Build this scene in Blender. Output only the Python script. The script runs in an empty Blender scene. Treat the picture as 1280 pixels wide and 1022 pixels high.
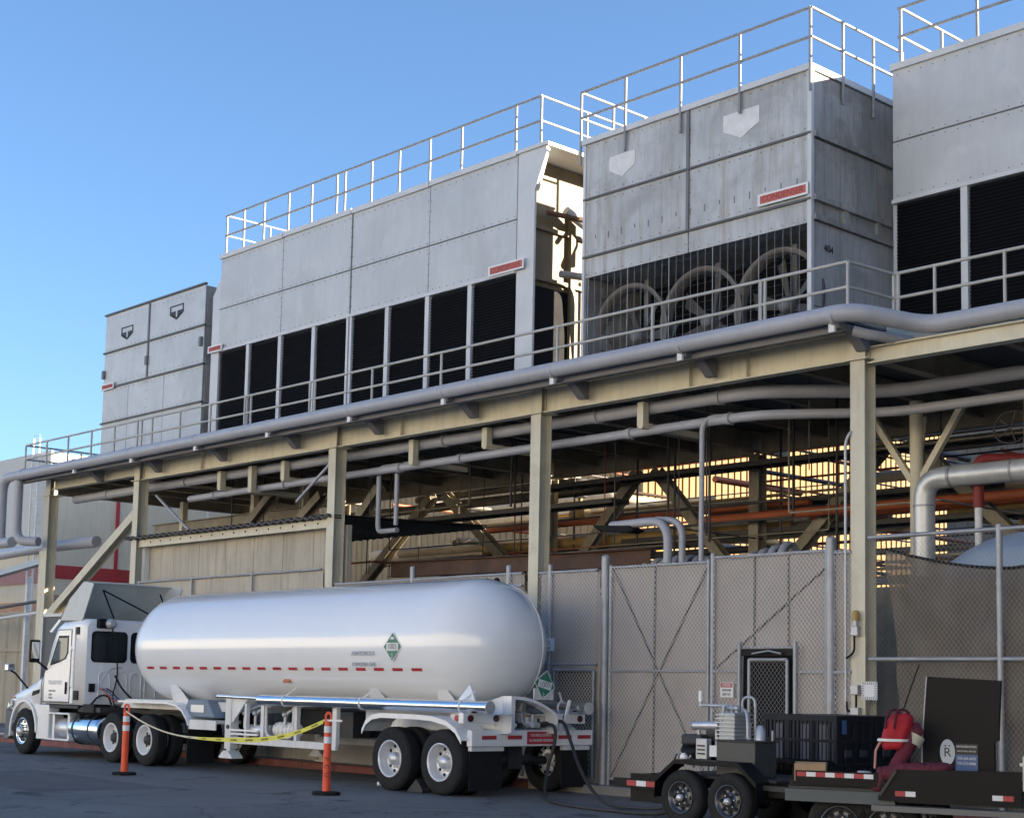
import bpy, bmesh, math, random
from mathutils import Vector, Matrix
R = math.radians
S = bpy.context.scene
COL = S.collection
rnd = random.Random(7)

# ------------------------------------------------------------------ camera, sky, sun, exposure
cd = bpy.data.cameras.new('camera'); cam = bpy.data.objects.new('camera', cd); COL.objects.link(cam)
cr = Vector((0.677455, 0.735278, 0.020512)); cu = Vector((0.061785, -0.084669, 0.994492)); cv = Vector((-0.732964, 0.672456, 0.102789))
cam.matrix_world = Matrix(((cr.x, cu.x, -cv.x, 0), (cr.y, cu.y, -cv.y, 0), (cr.z, cu.z, -cv.z, 1.65), (0, 0, 0, 1)))
cd.sensor_width = 36; cd.lens = 54.874; cd.shift_y = 0.11637; cd.clip_end = 3000
S.camera = cam
SUN_AZ, SUN_EL = 42.0, 15.0           # azimuth from +X towards +Y
wd = bpy.data.worlds.new('World'); S.world = wd; wd.use_nodes = True
nt = wd.node_tree; nt.nodes.clear()
sky = nt.nodes.new('ShaderNodeTexSky'); sky.sky_type = 'NISHITA'; sky.sun_disc = False
sky.sun_elevation = R(SUN_EL); sky.sun_rotation = R(90 - SUN_AZ)
sky.air_density = 0.9; sky.dust_density = 0.9; sky.ozone_density = 4.0; sky.altitude = 50
bg = nt.nodes.new('ShaderNodeBackground'); bg.inputs['Strength'].default_value = 0.05
wo = nt.nodes.new('ShaderNodeOutputWorld')
nt.links.new(sky.outputs[0], bg.inputs[0]); nt.links.new(bg.outputs[0], wo.inputs[0])
sl = bpy.data.lights.new('sun', 'SUN'); sl.energy = 4.5; sl.angle = R(0.5); sl.color = (1.0, 0.84, 0.62)
sun = bpy.data.objects.new('sun', sl); COL.objects.link(sun); sun.location = (20, 20, 30)
sd = Vector((math.cos(R(SUN_AZ)) * math.cos(R(SUN_EL)), math.sin(R(SUN_AZ)) * math.cos(R(SUN_EL)), math.sin(R(SUN_EL))))
sun.rotation_euler = sd.to_track_quat('Z', 'Y').to_euler()
S.view_settings.view_transform = 'Standard'; S.view_settings.look = 'None'
S.view_settings.exposure = 2.65; S.view_settings.gamma = 1.0; S.view_settings.use_curve_mapping = False

# ------------------------------------------------------------------ materials
def M(name, col, rough=.6, metal=0., var=.18, vs=1.5, streak=0., scol=None, bump=0., bs=40., coat=0., fine=.0, trans=0., alpha=1.):
    m = bpy.data.materials.new(name); m.use_nodes = True
    n = m.node_tree.nodes; l = m.node_tree.links; b = n['Principled BSDF']
    geo = n.new('ShaderNodeNewGeometry')
    no = n.new('ShaderNodeTexNoise'); no.inputs['Scale'].default_value = vs; no.inputs['Detail'].default_value = 6; no.inputs['Roughness'].default_value = .62
    l.new(geo.outputs['Position'], no.inputs['Vector'])
    rp = n.new('ShaderNodeValToRGB'); rp.color_ramp.elements[0].position = .3; rp.color_ramp.elements[1].position = .72
    a = [c * (1 - var) for c in col]; c2 = [min(1, c * (1 + var * .6)) for c in col]
    rp.color_ramp.elements[0].color = (*a, 1); rp.color_ramp.elements[1].color = (*c2, 1)
    l.new(no.outputs['Fac'], rp.inputs[0]); out = rp.outputs[0]
    if streak > 0:
        mp = n.new('ShaderNodeVectorMath'); mp.operation = 'MULTIPLY'; mp.inputs[1].default_value = (5.5, 5.5, .38)
        l.new(geo.outputs['Position'], mp.inputs[0])
        n2 = n.new('ShaderNodeTexNoise'); n2.inputs['Scale'].default_value = 1.6; n2.inputs['Detail'].default_value = 5; n2.inputs['Roughness'].default_value = .7
        l.new(mp.outputs[0], n2.inputs['Vector'])
        r2 = n.new('ShaderNodeValToRGB'); r2.color_ramp.elements[0].position = .48; r2.color_ramp.elements[1].position = .72
        r2.color_ramp.elements[0].color = (0, 0, 0, 1); r2.color_ramp.elements[1].color = (streak,) * 3 + (1,)
        l.new(n2.outputs['Fac'], r2.inputs[0])
        mx = n.new('ShaderNodeMix'); mx.data_type = 'RGBA'
        l.new(r2.outputs[0], mx.inputs[0]); l.new(out, mx.inputs[6]); mx.inputs[7].default_value = (*(scol or [c * .4 for c in col]), 1)
        out = mx.outputs[2]
    l.new(out, b.inputs['Base Color'])
    b.inputs['Metallic'].default_value = metal; b.inputs['Roughness'].default_value = rough
    b.inputs['Coat Weight'].default_value = coat
    if trans: b.inputs['Transmission Weight'].default_value = trans
    if alpha < 1: b.inputs['Alpha'].default_value = alpha
    mr = n.new('ShaderNodeMapRange'); mr.inputs[3].default_value = max(.02, rough - .12); mr.inputs[4].default_value = min(1, rough + .12)
    l.new(no.outputs['Fac'], mr.inputs[0]); l.new(mr.outputs[0], b.inputs['Roughness'])
    if bump > 0:
        n3 = n.new('ShaderNodeTexNoise'); n3.inputs['Scale'].default_value = bs; n3.inputs['Detail'].default_value = 4
        l.new(geo.outputs['Position'], n3.inputs['Vector'])
        bp = n.new('ShaderNodeBump'); bp.inputs['Strength'].default_value = bump; bp.inputs['Distance'].default_value = .02
        l.new(n3.outputs['Fac'], bp.inputs['Height']); l.new(bp.outputs[0], b.inputs['Normal'])
    return m

asphalt = M('asphalt', (.155, .152, .147), .8, var=.38, vs=.45, bump=.5, bs=60)
def asphalt_extra(m):
    n = m.node_tree.nodes; l = m.node_tree.links; b = n['Principled BSDF']; geo = next(q for q in n if q.type == 'NEW_GEOMETRY')
    src = b.inputs['Base Color'].links[0].from_socket
    def noise(sc, det, lo, hi, vec=None, rgh=.6):
        q = n.new('ShaderNodeTexNoise'); q.inputs['Scale'].default_value = sc; q.inputs['Detail'].default_value = det; q.inputs['Roughness'].default_value = rgh
        l.new(vec or geo.outputs['Position'], q.inputs['Vector']); r = n.new('ShaderNodeMapRange'); r.inputs[1].default_value = lo; r.inputs[2].default_value = hi; l.new(q.outputs['Fac'], r.inputs[0]); return r.outputs[0]
    def mul(fac, col, c):
        x = n.new('ShaderNodeMix'); x.data_type = 'RGBA'; l.new(fac, x.inputs[0]); l.new(col, x.inputs[6]); x.inputs[7].default_value = (*c, 1); return x.outputs[2]
    out = mul(noise(38, 4, .50, .66), src, (.21, .207, .20))          # stone specks
    out = mul(noise(.9, 5, .58, .68), out, (.05, .05, .05))         # oil and wet stains
    sp = n.new('ShaderNodeVectorMath'); sp.operation = 'MULTIPLY'; sp.inputs[1].default_value = (.12, 1.2, 1); l.new(geo.outputs['Position'], sp.inputs[0])
    out = mul(noise(1.0, 5, .56, .75, sp.outputs[0]), out, (.12, .118, .115))   # tracks along the drive
    v = n.new('ShaderNodeTexVoronoi'); v.feature = 'DISTANCE_TO_EDGE'; v.inputs['Scale'].default_value = .28
    wv = n.new('ShaderNodeTexNoise'); wv.inputs['Scale'].default_value = 1.6; wv.inputs['Detail'].default_value = 5; l.new(geo.outputs['Position'], wv.inputs['Vector'])
    ad = n.new('ShaderNodeVectorMath'); ad.operation = 'MULTIPLY_ADD'; ad.inputs[1].default_value = (.9, .9, .9); l.new(wv.outputs['Color'], ad.inputs[0]); l.new(geo.outputs['Position'], ad.inputs[2]); l.new(ad.outputs[0], v.inputs['Vector'])
    r = n.new('ShaderNodeMapRange'); r.inputs[1].default_value = .004; r.inputs[2].default_value = .010; r.inputs[3].default_value = .5; r.inputs[4].default_value = 0; l.new(v.outputs['Distance'], r.inputs[0])
    out = mul(r.outputs[0], out, (.02, .02, .02))
    l.new(out, b.inputs['Base Color'])
asphalt_extra(asphalt)
concrete = M('concrete', (.26, .25, .23), .85, var=.25, vs=1.2, bump=.3, bs=30)
kerb_red = M('kerb_paint', (.24, .075, .06), .75, var=.45, vs=2.5, streak=.5, scol=(.2, .17, .15))
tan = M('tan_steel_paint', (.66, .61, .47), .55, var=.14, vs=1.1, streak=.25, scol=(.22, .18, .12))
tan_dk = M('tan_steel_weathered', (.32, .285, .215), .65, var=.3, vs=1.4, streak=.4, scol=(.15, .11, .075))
deck_m = M('deck_steel', (.12, .12, .12), .7, var=.3)
edge_m = M('edge_channel_paint', (.17, .17, .185), .55, var=.15)
pipe_m = M('grey_pipe_paint', (.40, .405, .44), .42, var=.12, vs=1.2, streak=.15)
pipe_rail = M('rail_paint', (.46, .45, .42), .5, var=.12)
galv = M('galvanised_steel', (.48, .49, .51), .42, metal=.35, var=.16, vs=4)
galv_post = M('galvanised_post', (.36, .37, .39), .45, metal=.3, var=.2, vs=5)
mesh_m = M('chain_wire', (.62, .60, .57), .55, metal=.0, var=.15)
mesh_dull = M('dull_chain_wire', (.30, .29, .27), .6)
shade_cloth = M('taupe_privacy_cloth', (.45, .40, .36), .9, var=.16, vs=1.1, streak=.22, scol=(.34, .29, .25))
dark_screen = M('dark_screen_cloth', (.165, .142, .115), .95, var=.3, vs=1.3, streak=.3, alpha=.9)
def blotch(m, col, amt, sc=.8, lo=.5, hi=.68):
    n = m.node_tree.nodes; l = m.node_tree.links; b = n['Principled BSDF']; geo = next(q for q in n if q.type == 'NEW_GEOMETRY')
    src = b.inputs['Base Color'].links[0].from_socket
    q = n.new('ShaderNodeTexNoise'); q.inputs['Scale'].default_value = sc; q.inputs['Detail'].default_value = 7; q.inputs['Roughness'].default_value = .68; q.inputs['Distortion'].default_value = .6
    o = n.new('ShaderNodeVectorMath'); o.inputs[1].default_value = (31, 17, 5); l.new(geo.outputs['Position'], o.inputs[0]); l.new(o.outputs[0], q.inputs['Vector'])
    r = n.new('ShaderNodeMapRange'); r.inputs[1].default_value = lo; r.inputs[2].default_value = hi; r.inputs[4].default_value = amt; l.new(q.outputs['Fac'], r.inputs[0])
    x = n.new('ShaderNodeMix'); x.data_type = 'RGBA'; l.new(r.outputs[0], x.inputs[0]); l.new(src, x.inputs[6]); x.inputs[7].default_value = (*col, 1); l.new(x.outputs[2], b.inputs['Base Color'])
tower_m = M('tower_galvanised', (.53, .545, .56), .5, metal=.1, var=.15, vs=.9, streak=.4, scol=(.42, .42, .42), bump=.06, bs=1.4)
tower_old = M('tower_weathered', (.48, .495, .505), .55, metal=.1, var=.22, vs=1.1, streak=.75, scol=(.28, .23, .18), bump=.1, bs=1.6)
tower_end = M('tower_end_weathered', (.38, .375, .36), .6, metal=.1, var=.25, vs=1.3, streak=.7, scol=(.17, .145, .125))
tower_new = M('tower_panel_grey', (.53, .545, .555), .5, metal=.05, var=.12, vs=.9, streak=.3, scol=(.41, .405, .40), bump=.06, bs=1.3)
trim_m = M('tower_trim', (.60, .61, .62), .5, var=.1)
blotch(tower_m, (.36, .37, .38), .6); blotch(tower_old, (.30, .295, .29), .75, 1.1, .48, .66); blotch(tower_end, (.2, .17, .145), .8, 1.2); blotch(tower_new, (.44, .445, .45), .75, .45)
blotch(tower_new, (.60, .60, .605), .5, 1.5, .56, .66); blotch(tan, (.48, .42, .31), .6, 1.3, .52, .7); blotch(tan_dk, (.17, .13, .09), .7, 1.2)
seam_m = M('dark_seam', (.10, .105, .11), .6)
louver_m = M('dark_louver', (.005, .006, .009), .75, var=.3, vs=3)
black = M('black_paint', (.008, .008, .009), .5, var=.3, vs=3)
blackflat = M('black_rubber', (.018, .018, .019), .85, var=.25, vs=6)
tyre_m = M('tyre_rubber', (.026, .026, .027), .8, var=.25, vs=8, bump=.25, bs=50)
white = M('white_truck_paint', (.84, .84, .84), .3, var=.05, vs=2, coat=.5, streak=.06, scol=(.5, .49, .47))
tank_m = M('white_tank_paint', (.85, .86, .87), .2, var=.035, vs=.5, coat=.6, streak=0)
white_old = M('white_chassis_paint', (.72, .72, .71), .5, var=.14, vs=3, streak=.3, scol=(.35, .33, .3))
alu = M('polished_aluminium', (.72, .73, .74), .18, metal=1., var=.08, vs=3)
alu_dull = M('brushed_aluminium', (.66, .67, .69), .42, metal=.6, var=.12, vs=3)
steel_dk = M('dark_chassis_steel', (.035, .035, .037), .6, var=.3, vs=4)
for m_ in (black, blackflat, tyre_m, louver_m): m_.node_tree.nodes['Principled BSDF'].inputs['Specular IOR Level'].default_value = .18
glass_m = M('dark_window_glass', (.012, .016, .02), .06, var=.1)
glass_door = M('door_window_glass', (.10, .13, .14), .05, var=.3, vs=3)
fair_m = M('grey_fairing', (.58, .60, .58), .5, var=.12, vs=2)
red_p = M('red_print', (.42, .03, .04), .45, var=.1)
white_p = M('white_print', (.75, .75, .75), .5, var=.05)
green_p = M('green_print', (.02, .20, .12), .45, var=.1)
grey_p = M('grey_print', (.25, .28, .32), .5, var=.1)
black_p = M('black_print', (.02, .02, .02), .5)
blue_p = M('blue_print', (.06, .13, .30), .4)
orange_m = M('orange_post_plastic', (.85, .10, .035), .5, var=.12, vs=6)
yellow_m = M('yellow_tape', (.62, .58, .03), .45, var=.08)
wallsid = M('weathered_tan_siding', (.50, .45, .36), .75, var=.2, vs=.9, streak=.65, scol=(.24, .21, .17))
roof_m = M('corrugated_roof', (.06, .055, .055), .7, var=.4, vs=2)
glow_sid = M('golden_glow_siding', (.20, .105, .018), .7, var=.25, vs=.5, streak=.3)  # tan siding tinted ochre: golden sunlit glow put into the colour
dim_sid = M('shaded_building_siding', (.15, .125, .095), .75, var=.25, vs=.4, streak=.3)  # tan siding darkened, the far wall's shade is in the colour
int_tan = M('tan_building_siding', (.27, .21, .125), .7, var=.18, vs=.6)
beige = M('beige_wall', (.50, .46, .38), .8, var=.1, vs=.3)
beige_side = M('beige_render_wall', (.62, .56, .43), .85, var=.12, vs=.4, streak=.2)
beige_lt = M('pale_grey_wall', (.55, .55, .53), .8, var=.08, vs=.3)
stripe_red = M('red_wall_stripe', (.38, .035, .035), .7, var=.12)
stripe_or = M('orange_wall_stripe', (.55, .18, .07), .7, var=.12)
fence_tan = M('tan_fence_sheet', (.42, .37, .28), .75, var=.12, streak=.3)
pipe_or = M('orange_pipe_paint', (.34, .085, .03), .6, var=.25, vs=2)
pipe_yel = M('ochre_pipe_paint', (.42, .27, .09), .6, var=.3, vs=2)
pipe_tan = M('tan_pipe_insulation', (.40, .33, .23), .7, var=.25, vs=2)
pipe_dk = M('dark_pipe', (.055, .05, .048), .6, var=.4, vs=2)
rust = M('rusty_steel', (.10, .055, .038), .8, var=.45, vs=2, bump=.2, bs=12)
insul = M('silver_insulation', (.66, .66, .64), .42, metal=.45, var=.15, vs=4, bump=.25, bs=8)
card = M('cardboard', (.42, .28, .16), .85, var=.12, vs=6)
bin_m = M('black_bin_plastic', (.016, .018, .026), .55, var=.2, vs=4)
bin_m.node_tree.nodes['Principled BSDF'].inputs['Specular IOR Level'].default_value = .25
bin_in = M('bin_panel_plastic', (.05, .052, .065), .6, var=.2, vs=4)
red_bag = M('red_bag_fabric', (.42, .015, .025), .75, var=.2, vs=7, bump=.4, bs=18)
maroon = M('maroon_suit_fabric', (.11, .012, .026), .8, var=.25, vs=7, bump=.5, bs=14)
rubber_hose = M('hose_rubber', (.03, .03, .032), .6, var=.2)
blue_tank = M('pale_blue_tank_paint', (.32, .40, .50), .45, var=.12)

# ------------------------------------------------------------------ mesh builder
class MB:
    def __init__(s): s.v = []; s.f = []; s.sm = []
    def _add(s, vs, fs, smooth=False):
        o = len(s.v); s.v += [tuple(p) for p in vs]
        for f in fs: s.f.append(tuple(i + o for i in f)); s.sm.append(smooth)
        return s
    def box(s, x0, x1, y0, y1, z0, z1):
        if x0 > x1: x0, x1 = x1, x0
        if y0 > y1: y0, y1 = y1, y0
        if z0 > z1: z0, z1 = z1, z0
        return s._add([(x0, y0, z0), (x1, y0, z0), (x1, y1, z0), (x0, y1, z0), (x0, y0, z1), (x1, y0, z1), (x1, y1, z1), (x0, y1, z1)],
                      [(0, 3, 2, 1), (4, 5, 6, 7), (0, 1, 5, 4), (1, 2, 6, 5), (2, 3, 7, 6), (3, 0, 4, 7)])
    def obox(s, c, size, rot=None):
        rot = rot or Matrix.Identity(3); c = Vector(c); h = Vector(size) * .5
        vs = [c + rot @ Vector((sx * h.x, sy * h.y, sz * h.z)) for sz in (-1, 1) for sx, sy in ((-1, -1), (1, -1), (1, 1), (-1, 1))]
        return s._add(vs, [(0, 3, 2, 1), (4, 5, 6, 7), (0, 1, 5, 4), (1, 2, 6, 5), (2, 3, 7, 6), (3, 0, 4, 7)])
    def bar(s, p0, p1, w, h, up=(0, 0, 1)):
        p0, p1 = Vector(p0), Vector(p1); d = (p1 - p0); L = d.length; d.normalize()
        sx = d.cross(Vector(up))
        if sx.length < 1e-4: sx = d.cross(Vector((1, 0, 0)))
        sx.normalize(); u = sx.cross(d)
        return s.obox((p0 + p1) / 2, (L, w, h), Matrix((d, sx, u)).transposed())
    def ibeam(s, p0, p1, h, w, tw=.012, tf=.018, up=(0, 0, 1)):
        p0, p1 = Vector(p0), Vector(p1); d = (p1 - p0).normalized(); u = Vector(up); u = (u - d * u.dot(d)).normalized()
        o = u * (h / 2 - tf / 2)
        s.bar(p0 + o, p1 + o, w, tf, u); s.bar(p0 - o, p1 - o, w, tf, u); s.bar(p0, p1, tw, h - 2 * tf - .001, u); return s
    def tube(s, pts, r, n=10, caps=True):
        pts = [Vector(p) for p in pts]; k = len(pts); rs = r if isinstance(r, (list, tuple)) else [r] * k
        t0 = (pts[1] - pts[0]).normalized(); a = t0.orthogonal().normalized(); rings = []
        for i, p in enumerate(pts):
            t = ((pts[min(i + 1, k - 1)] - p).normalized() + (p - pts[max(i - 1, 0)]).normalized())
            t = t.normalized() if t.length > 1e-6 else t0
            a = (a - t * a.dot(t)).normalized(); b = t.cross(a)
            sc = 1.0
            if 0 < i < k - 1:
                c = (pts[i + 1] - p).normalized().dot(t); sc = 1 / max(c, .5)
            rings.append([p + (a * math.cos(2 * math.pi * j / n) + b * math.sin(2 * math.pi * j / n)) * rs[i] * (sc if sc < 1.3 else 1.) for j in range(n)])
        vs = [q for rg in rings for q in rg]
        s._add(vs, [(i * n + j, i * n + (j + 1) % n, (i + 1) * n + (j + 1) % n, (i + 1) * n + j) for i in range(k - 1) for j in range(n)], True)
        if caps:
            s._add(rings[0], [tuple(reversed(range(n)))]); s._add(rings[-1], [tuple(range(n))])
        return s
    def cyl(s, p0, p1, r, n=14, r1=None): return s.tube([p0, p1], [r, r if r1 is None else r1], n)
    def lathe(s, prof, org, axis, n=24, smooth=True, cap=False):
        axis = Vector(axis).normalized(); a = axis.orthogonal().normalized(); b = axis.cross(a); org = Vector(org); k = len(prof)
        vs = [org + axis * h + (a * math.cos(2 * math.pi * j / n) + b * math.sin(2 * math.pi * j / n)) * r for r, h in prof for j in range(n)]
        s._add(vs, [(i * n + j, i * n + (j + 1) % n, (i + 1) * n + (j + 1) % n, (i + 1) * n + j) for i in range(k - 1) for j in range(n)], smooth)
        if cap:
            s._add(vs[:n], [tuple(reversed(range(n)))]); s._add(vs[-n:], [tuple(range(n))])
        return s
    def prism(s, poly, vec):
        poly = [Vector(p) for p in poly]; vec = Vector(vec); n = len(poly)
        return s._add(poly + [p + vec for p in poly], [tuple(reversed(range(n))), tuple(range(n, 2 * n))] + [(i, (i + 1) % n, n + (i + 1) % n, n + i) for i in range(n)])
    def quad(s, a, b, c, d): return s._add([a, b, c, d], [(0, 1, 2, 3)])
    def grid(s, fn, nu, nv, smooth=True):
        vs = [fn(i / nu, j / nv) for i in range(nu + 1) for j in range(nv + 1)]
        return s._add(vs, [(i * (nv + 1) + j, (i + 1) * (nv + 1) + j, (i + 1) * (nv + 1) + j + 1, i * (nv + 1) + j + 1) for i in range(nu) for j in range(nv)], smooth)
    def corr(s, p0, d, out, W, H, pitch=.25, dep=.03):
        """trapezoid sheet: runs along d from p0, rises H, ribs stand dep proud towards out"""
        p0, d, out = Vector(p0), Vector(d).normalized(), Vector(out).normalized(); prof = []; x = 0.
        while x < W - 1e-6:
            for fx, fo in ((0, 0), (.62, 0), (.70, 1), (.92, 1)):
                if x + fx * pitch <= W: prof.append((x + fx * pitch, fo * dep))
            x += pitch
        prof.append((W, 0)); up = Vector((0, 0, H)); n = len(prof)
        vs = [p0 + d * a + out * b for a, b in prof]; vs = vs + [q + up for q in vs]
        return s._add(vs, [(i, i + 1, n + i + 1, n + i) for i in range(n - 1)])
    def sphere(s, c, r, n=12, sc=(1, 1, 1)):
        c = Vector(c)
        return s.grid(lambda u, v: c + Vector((r * sc[0] * math.sin(math.pi * v) * math.cos(2 * math.pi * u), r * sc[1] * math.sin(math.pi * v) * math.sin(2 * math.pi * u), r * sc[2] * math.cos(math.pi * v))), n, n // 2)

ORG = {}
def mkmesh(name, mb, m, off):
    me = bpy.data.meshes.new(name)
    me.from_pydata([(x - off[0], y - off[1], z - off[2]) for x, y, z in mb.v], [], mb.f)
    me.polygons.foreach_set('use_smooth', mb.sm)
    bm = bmesh.new(); bm.from_mesh(me); bmesh.ops.recalc_face_normals(bm, faces=bm.faces[:]); bm.to_mesh(me); bm.free()
    me.materials.append(m); return me
def thing(name, label, cat, loc=(0, 0, 0), rotz=0., group=None, local=False, kind=None):
    o = bpy.data.objects.new(name, None); COL.objects.link(o); o.location = loc; o.rotation_euler = (0, 0, rotz); o.empty_display_size = .2
    tag(o, label, cat, group, kind); ORG[o.name] = (0, 0, 0) if local else tuple(loc); return o
def tag(o, label=None, cat=None, group=None, kind=None):
    if label: o['label'] = label
    if cat: o['category'] = cat
    if group: o['group'] = group
    if kind: o['kind'] = kind
    return o
def part(name, mb, m, parent=None, label=None, bevel=0., kind=None, solo=None):
    """a part in world coordinates (or in the thing's own, if the thing is 'local')"""
    off = ORG[parent.name] if parent else (0, 0, 0)
    if solo: off = solo
    o = bpy.data.objects.new(name, mkmesh(name, mb, m, off)); COL.objects.link(o)
    if parent: o.parent = parent; ORG[o.name] = off
    else: ORG[o.name] = off
    if solo: o.location = solo
    if bevel:
        b = o.modifiers.new('bevel', 'BEVEL'); b.width = bevel; b.segments = 2; b.limit_method = 'ANGLE'; b.angle_limit = R(40)
    if label: o['label'] = label
    if kind: o['kind'] = kind
    return o
def solo(name, mb, m, label, cat, loc, group=None, bevel=0., kind=None):
    o = part(name, mb, m, None, None, bevel, kind, loc); return tag(o, label, cat, group)
def like(o, dx=(0, 0, 0), parent=None):
    c = o.copy(); COL.objects.link(c); c.parent = parent or o.parent; c.location = Vector(o.location) + Vector(dx); ORG[c.name] = ORG.get(o.name, (0, 0, 0)); return c
def copy_tree(o, parent=None):
    c = o.copy(); COL.objects.link(c); c.parent = parent; ORG[c.name] = ORG.get(o.name, (0, 0, 0))
    for ch in [q for q in bpy.data.objects if q.parent == o]: copy_tree(ch, c)
    return c
def rpath(pts, rad, n=6):
    """a polyline with its corners rounded"""
    pts = [Vector(p) for p in pts]; out = [pts[0]]
    for i in range(1, len(pts) - 1):
        a, b, c = pts[i - 1], pts[i], pts[i + 1]; r = min(rad, (a - b).length * .49, (c - b).length * .49)
        p, q = b + (a - b).normalized() * r, b + (c - b).normalized() * r
        for k in range(n + 1):
            t = k / n; out.append(p * (1 - t) ** 2 + b * 2 * t * (1 - t) + q * t * t)
    out.append(pts[-1]); return out
def text(name, s, size, loc, m, parent=None, face='-Y', align='CENTER', sx=1., tilt=0., rz=0.):
    cu_ = bpy.data.curves.new(name, 'FONT'); cu_.body = s; cu_.size = size; cu_.align_x = align; cu_.align_y = 'CENTER'; cu_.extrude = .0015
    t = bpy.data.objects.new('tmp', cu_); COL.objects.link(t)
    me = bpy.data.meshes.new_from_object(t.evaluated_get(bpy.context.evaluated_depsgraph_get())); bpy.data.objects.remove(t)
    rot = {'-Y': Matrix.Rotation(R(90 + tilt), 4, 'X'), '+X': Matrix.Rotation(R(90), 4, 'Z') @ Matrix.Rotation(R(90), 4, 'X')}[face]
    off = ORG[parent.name] if parent else (0, 0, 0)
    me.transform(Matrix.Translation(Vector(loc) - Vector(off)) @ Matrix.Rotation(rz, 4, 'Z') @ rot @ Matrix.Scale(sx, 4, (1, 0, 0)))
    me.materials.clear(); me.materials.append(m)
    o = bpy.data.objects.new(name, me); COL.objects.link(o)
    if parent: o.parent = parent; ORG[o.name] = off
    return o

# ------------------------------------------------------------------ ground, kerb, slab
g = MB(); g.quad((-400, -250, 0), (300, -250, 0), (300, 500, 0), (-400, 500, 0)); part('ground', g, asphalt, kind='structure')
patch_m = M('newer_asphalt', (.118, .116, .114), .85, var=.3, vs=1.5, bump=.5, bs=60)
g = MB(); g.quad((-27.5, 11.2, .004), (-22.2, 10.7, .004), (-21.9, 12.9, .004), (-27.2, 13.3, .004)); part('asphalt_patch', g, patch_m, kind='structure')
g = MB(); g.quad((-46, 13.6, .004), (-31, 13.0, .004), (-31, 13.5, .004), (-46, 14.15, .004)); part('asphalt_patch', g, patch_m, kind='structure')
FY = 18.9          # plane of the fence and of the front columns
k = MB(); k.box(-48, -19.5, 18.36, 18.56, -.05, .135); part('kerb', k, kerb_red, kind='structure', bevel=.02)
k = MB(); k.box(-19.49, -14.5, 18.36, 18.56, -.05, .135); part('kerb', k, concrete, kind='structure', bevel=.02)
k = MB(); k.box(-14.49, 6, 18.36, 18.56, -.05, .135); part('kerb', k, kerb_red, kind='structure', bevel=.02)
k = MB(); k.box(-47.6, 6, 18.56, 31, -.05, .12); part('concrete_slab', k, concrete, kind='structure')

# ------------------------------------------------------------------ steel platform
CX = [-39.05, -34.28, -26.16, -20.03, -13.19, -6.4, .4]      # column grid along the front
BY = 25.2                                                    # back row
GB, GT = 6.57, 7.02                                          # girder bottom / top
plat = thing('steel_platform', 'tan steel platform on wide flange columns carrying the cooling towers', 'platform', (-26, 19, 0))
for i, x in enumerate(CX):
    c = MB(); c.ibeam((x, FY + .14, .12), (x, FY + .14, GB - .02), .28, .25, .012, .018, (0, 1, 0)); co = part('column', c, tan, plat)
    c = MB(); c.box(x - .17, x + .2, FY - .06, FY + .36, GB - .02, GB); part('cap_plate', c, tan, co)
    c = MB(); c.box(x - .138, x + .138, FY + .11, FY + .13, GB + .001, GT - .03 if i < 4 else 6.73); c.box(x - .138, x + .138, FY + .132, FY + .24, GT - .05, GT - .03) if i < 4 else None; part('stub_web', c, tan, co)
    c = MB(); c.box(x - .2, x + .2, FY - .05, FY + .33, .12, .15); part('base_plate', c, tan, co)
    c = MB(); c.box(x - .13, x + .13, FY + .01, FY + .022, GB, GT - .02); c.box(x - .006, x + .006, FY + .022, FY + .12, GB + .02, GT - .03); part('stiffener', c, tan, co)
for i in range(len(CX) - 1):
    a, b = CX[i] + .14, CX[i + 1] - .14
    lo = GB + (.14 if i == 0 else 0); hi = GT
    if i >= 4: lo, hi = 6.49, 6.74
    c = MB(); c.ibeam((a, FY + .14, (lo + hi) / 2), (b, FY + .14, (lo + hi) / 2), hi - lo, .2, .012, .02); gi = part('front_girder', c, tan, plat)
    if i in (3, 2, 1):
        for t in ((.35,) if i != 3 else (.52, .7)):
            xx = a + (b - a) * t; c = MB(); c.box(xx - .006, xx + .006, FY + .045, FY + .132, lo + .022, GT - .022); part('web_stiffener', c, tan, gi)
for i, x in enumerate(CX):
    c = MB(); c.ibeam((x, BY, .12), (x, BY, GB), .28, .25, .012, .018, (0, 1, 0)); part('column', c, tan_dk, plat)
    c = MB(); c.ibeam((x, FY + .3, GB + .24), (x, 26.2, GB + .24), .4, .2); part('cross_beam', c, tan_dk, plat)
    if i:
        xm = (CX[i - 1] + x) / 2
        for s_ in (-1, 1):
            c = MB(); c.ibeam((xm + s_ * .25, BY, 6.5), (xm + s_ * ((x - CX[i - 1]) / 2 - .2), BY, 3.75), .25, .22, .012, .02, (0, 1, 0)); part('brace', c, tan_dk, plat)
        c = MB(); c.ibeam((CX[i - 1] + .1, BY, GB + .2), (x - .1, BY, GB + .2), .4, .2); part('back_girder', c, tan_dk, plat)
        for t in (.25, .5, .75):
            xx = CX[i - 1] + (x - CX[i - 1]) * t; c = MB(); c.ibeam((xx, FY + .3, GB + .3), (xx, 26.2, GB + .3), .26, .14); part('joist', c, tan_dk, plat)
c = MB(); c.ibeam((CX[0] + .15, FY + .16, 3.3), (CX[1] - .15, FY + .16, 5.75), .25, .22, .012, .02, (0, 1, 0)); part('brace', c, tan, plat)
c = MB(); c.ibeam((CX[0] + .1, FY + 3.2, 5.85), (CX[1] + 3.2, FY + 3.2, 5.85), .36, .2); part('strut_beam', c, tan_dk, plat)
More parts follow.
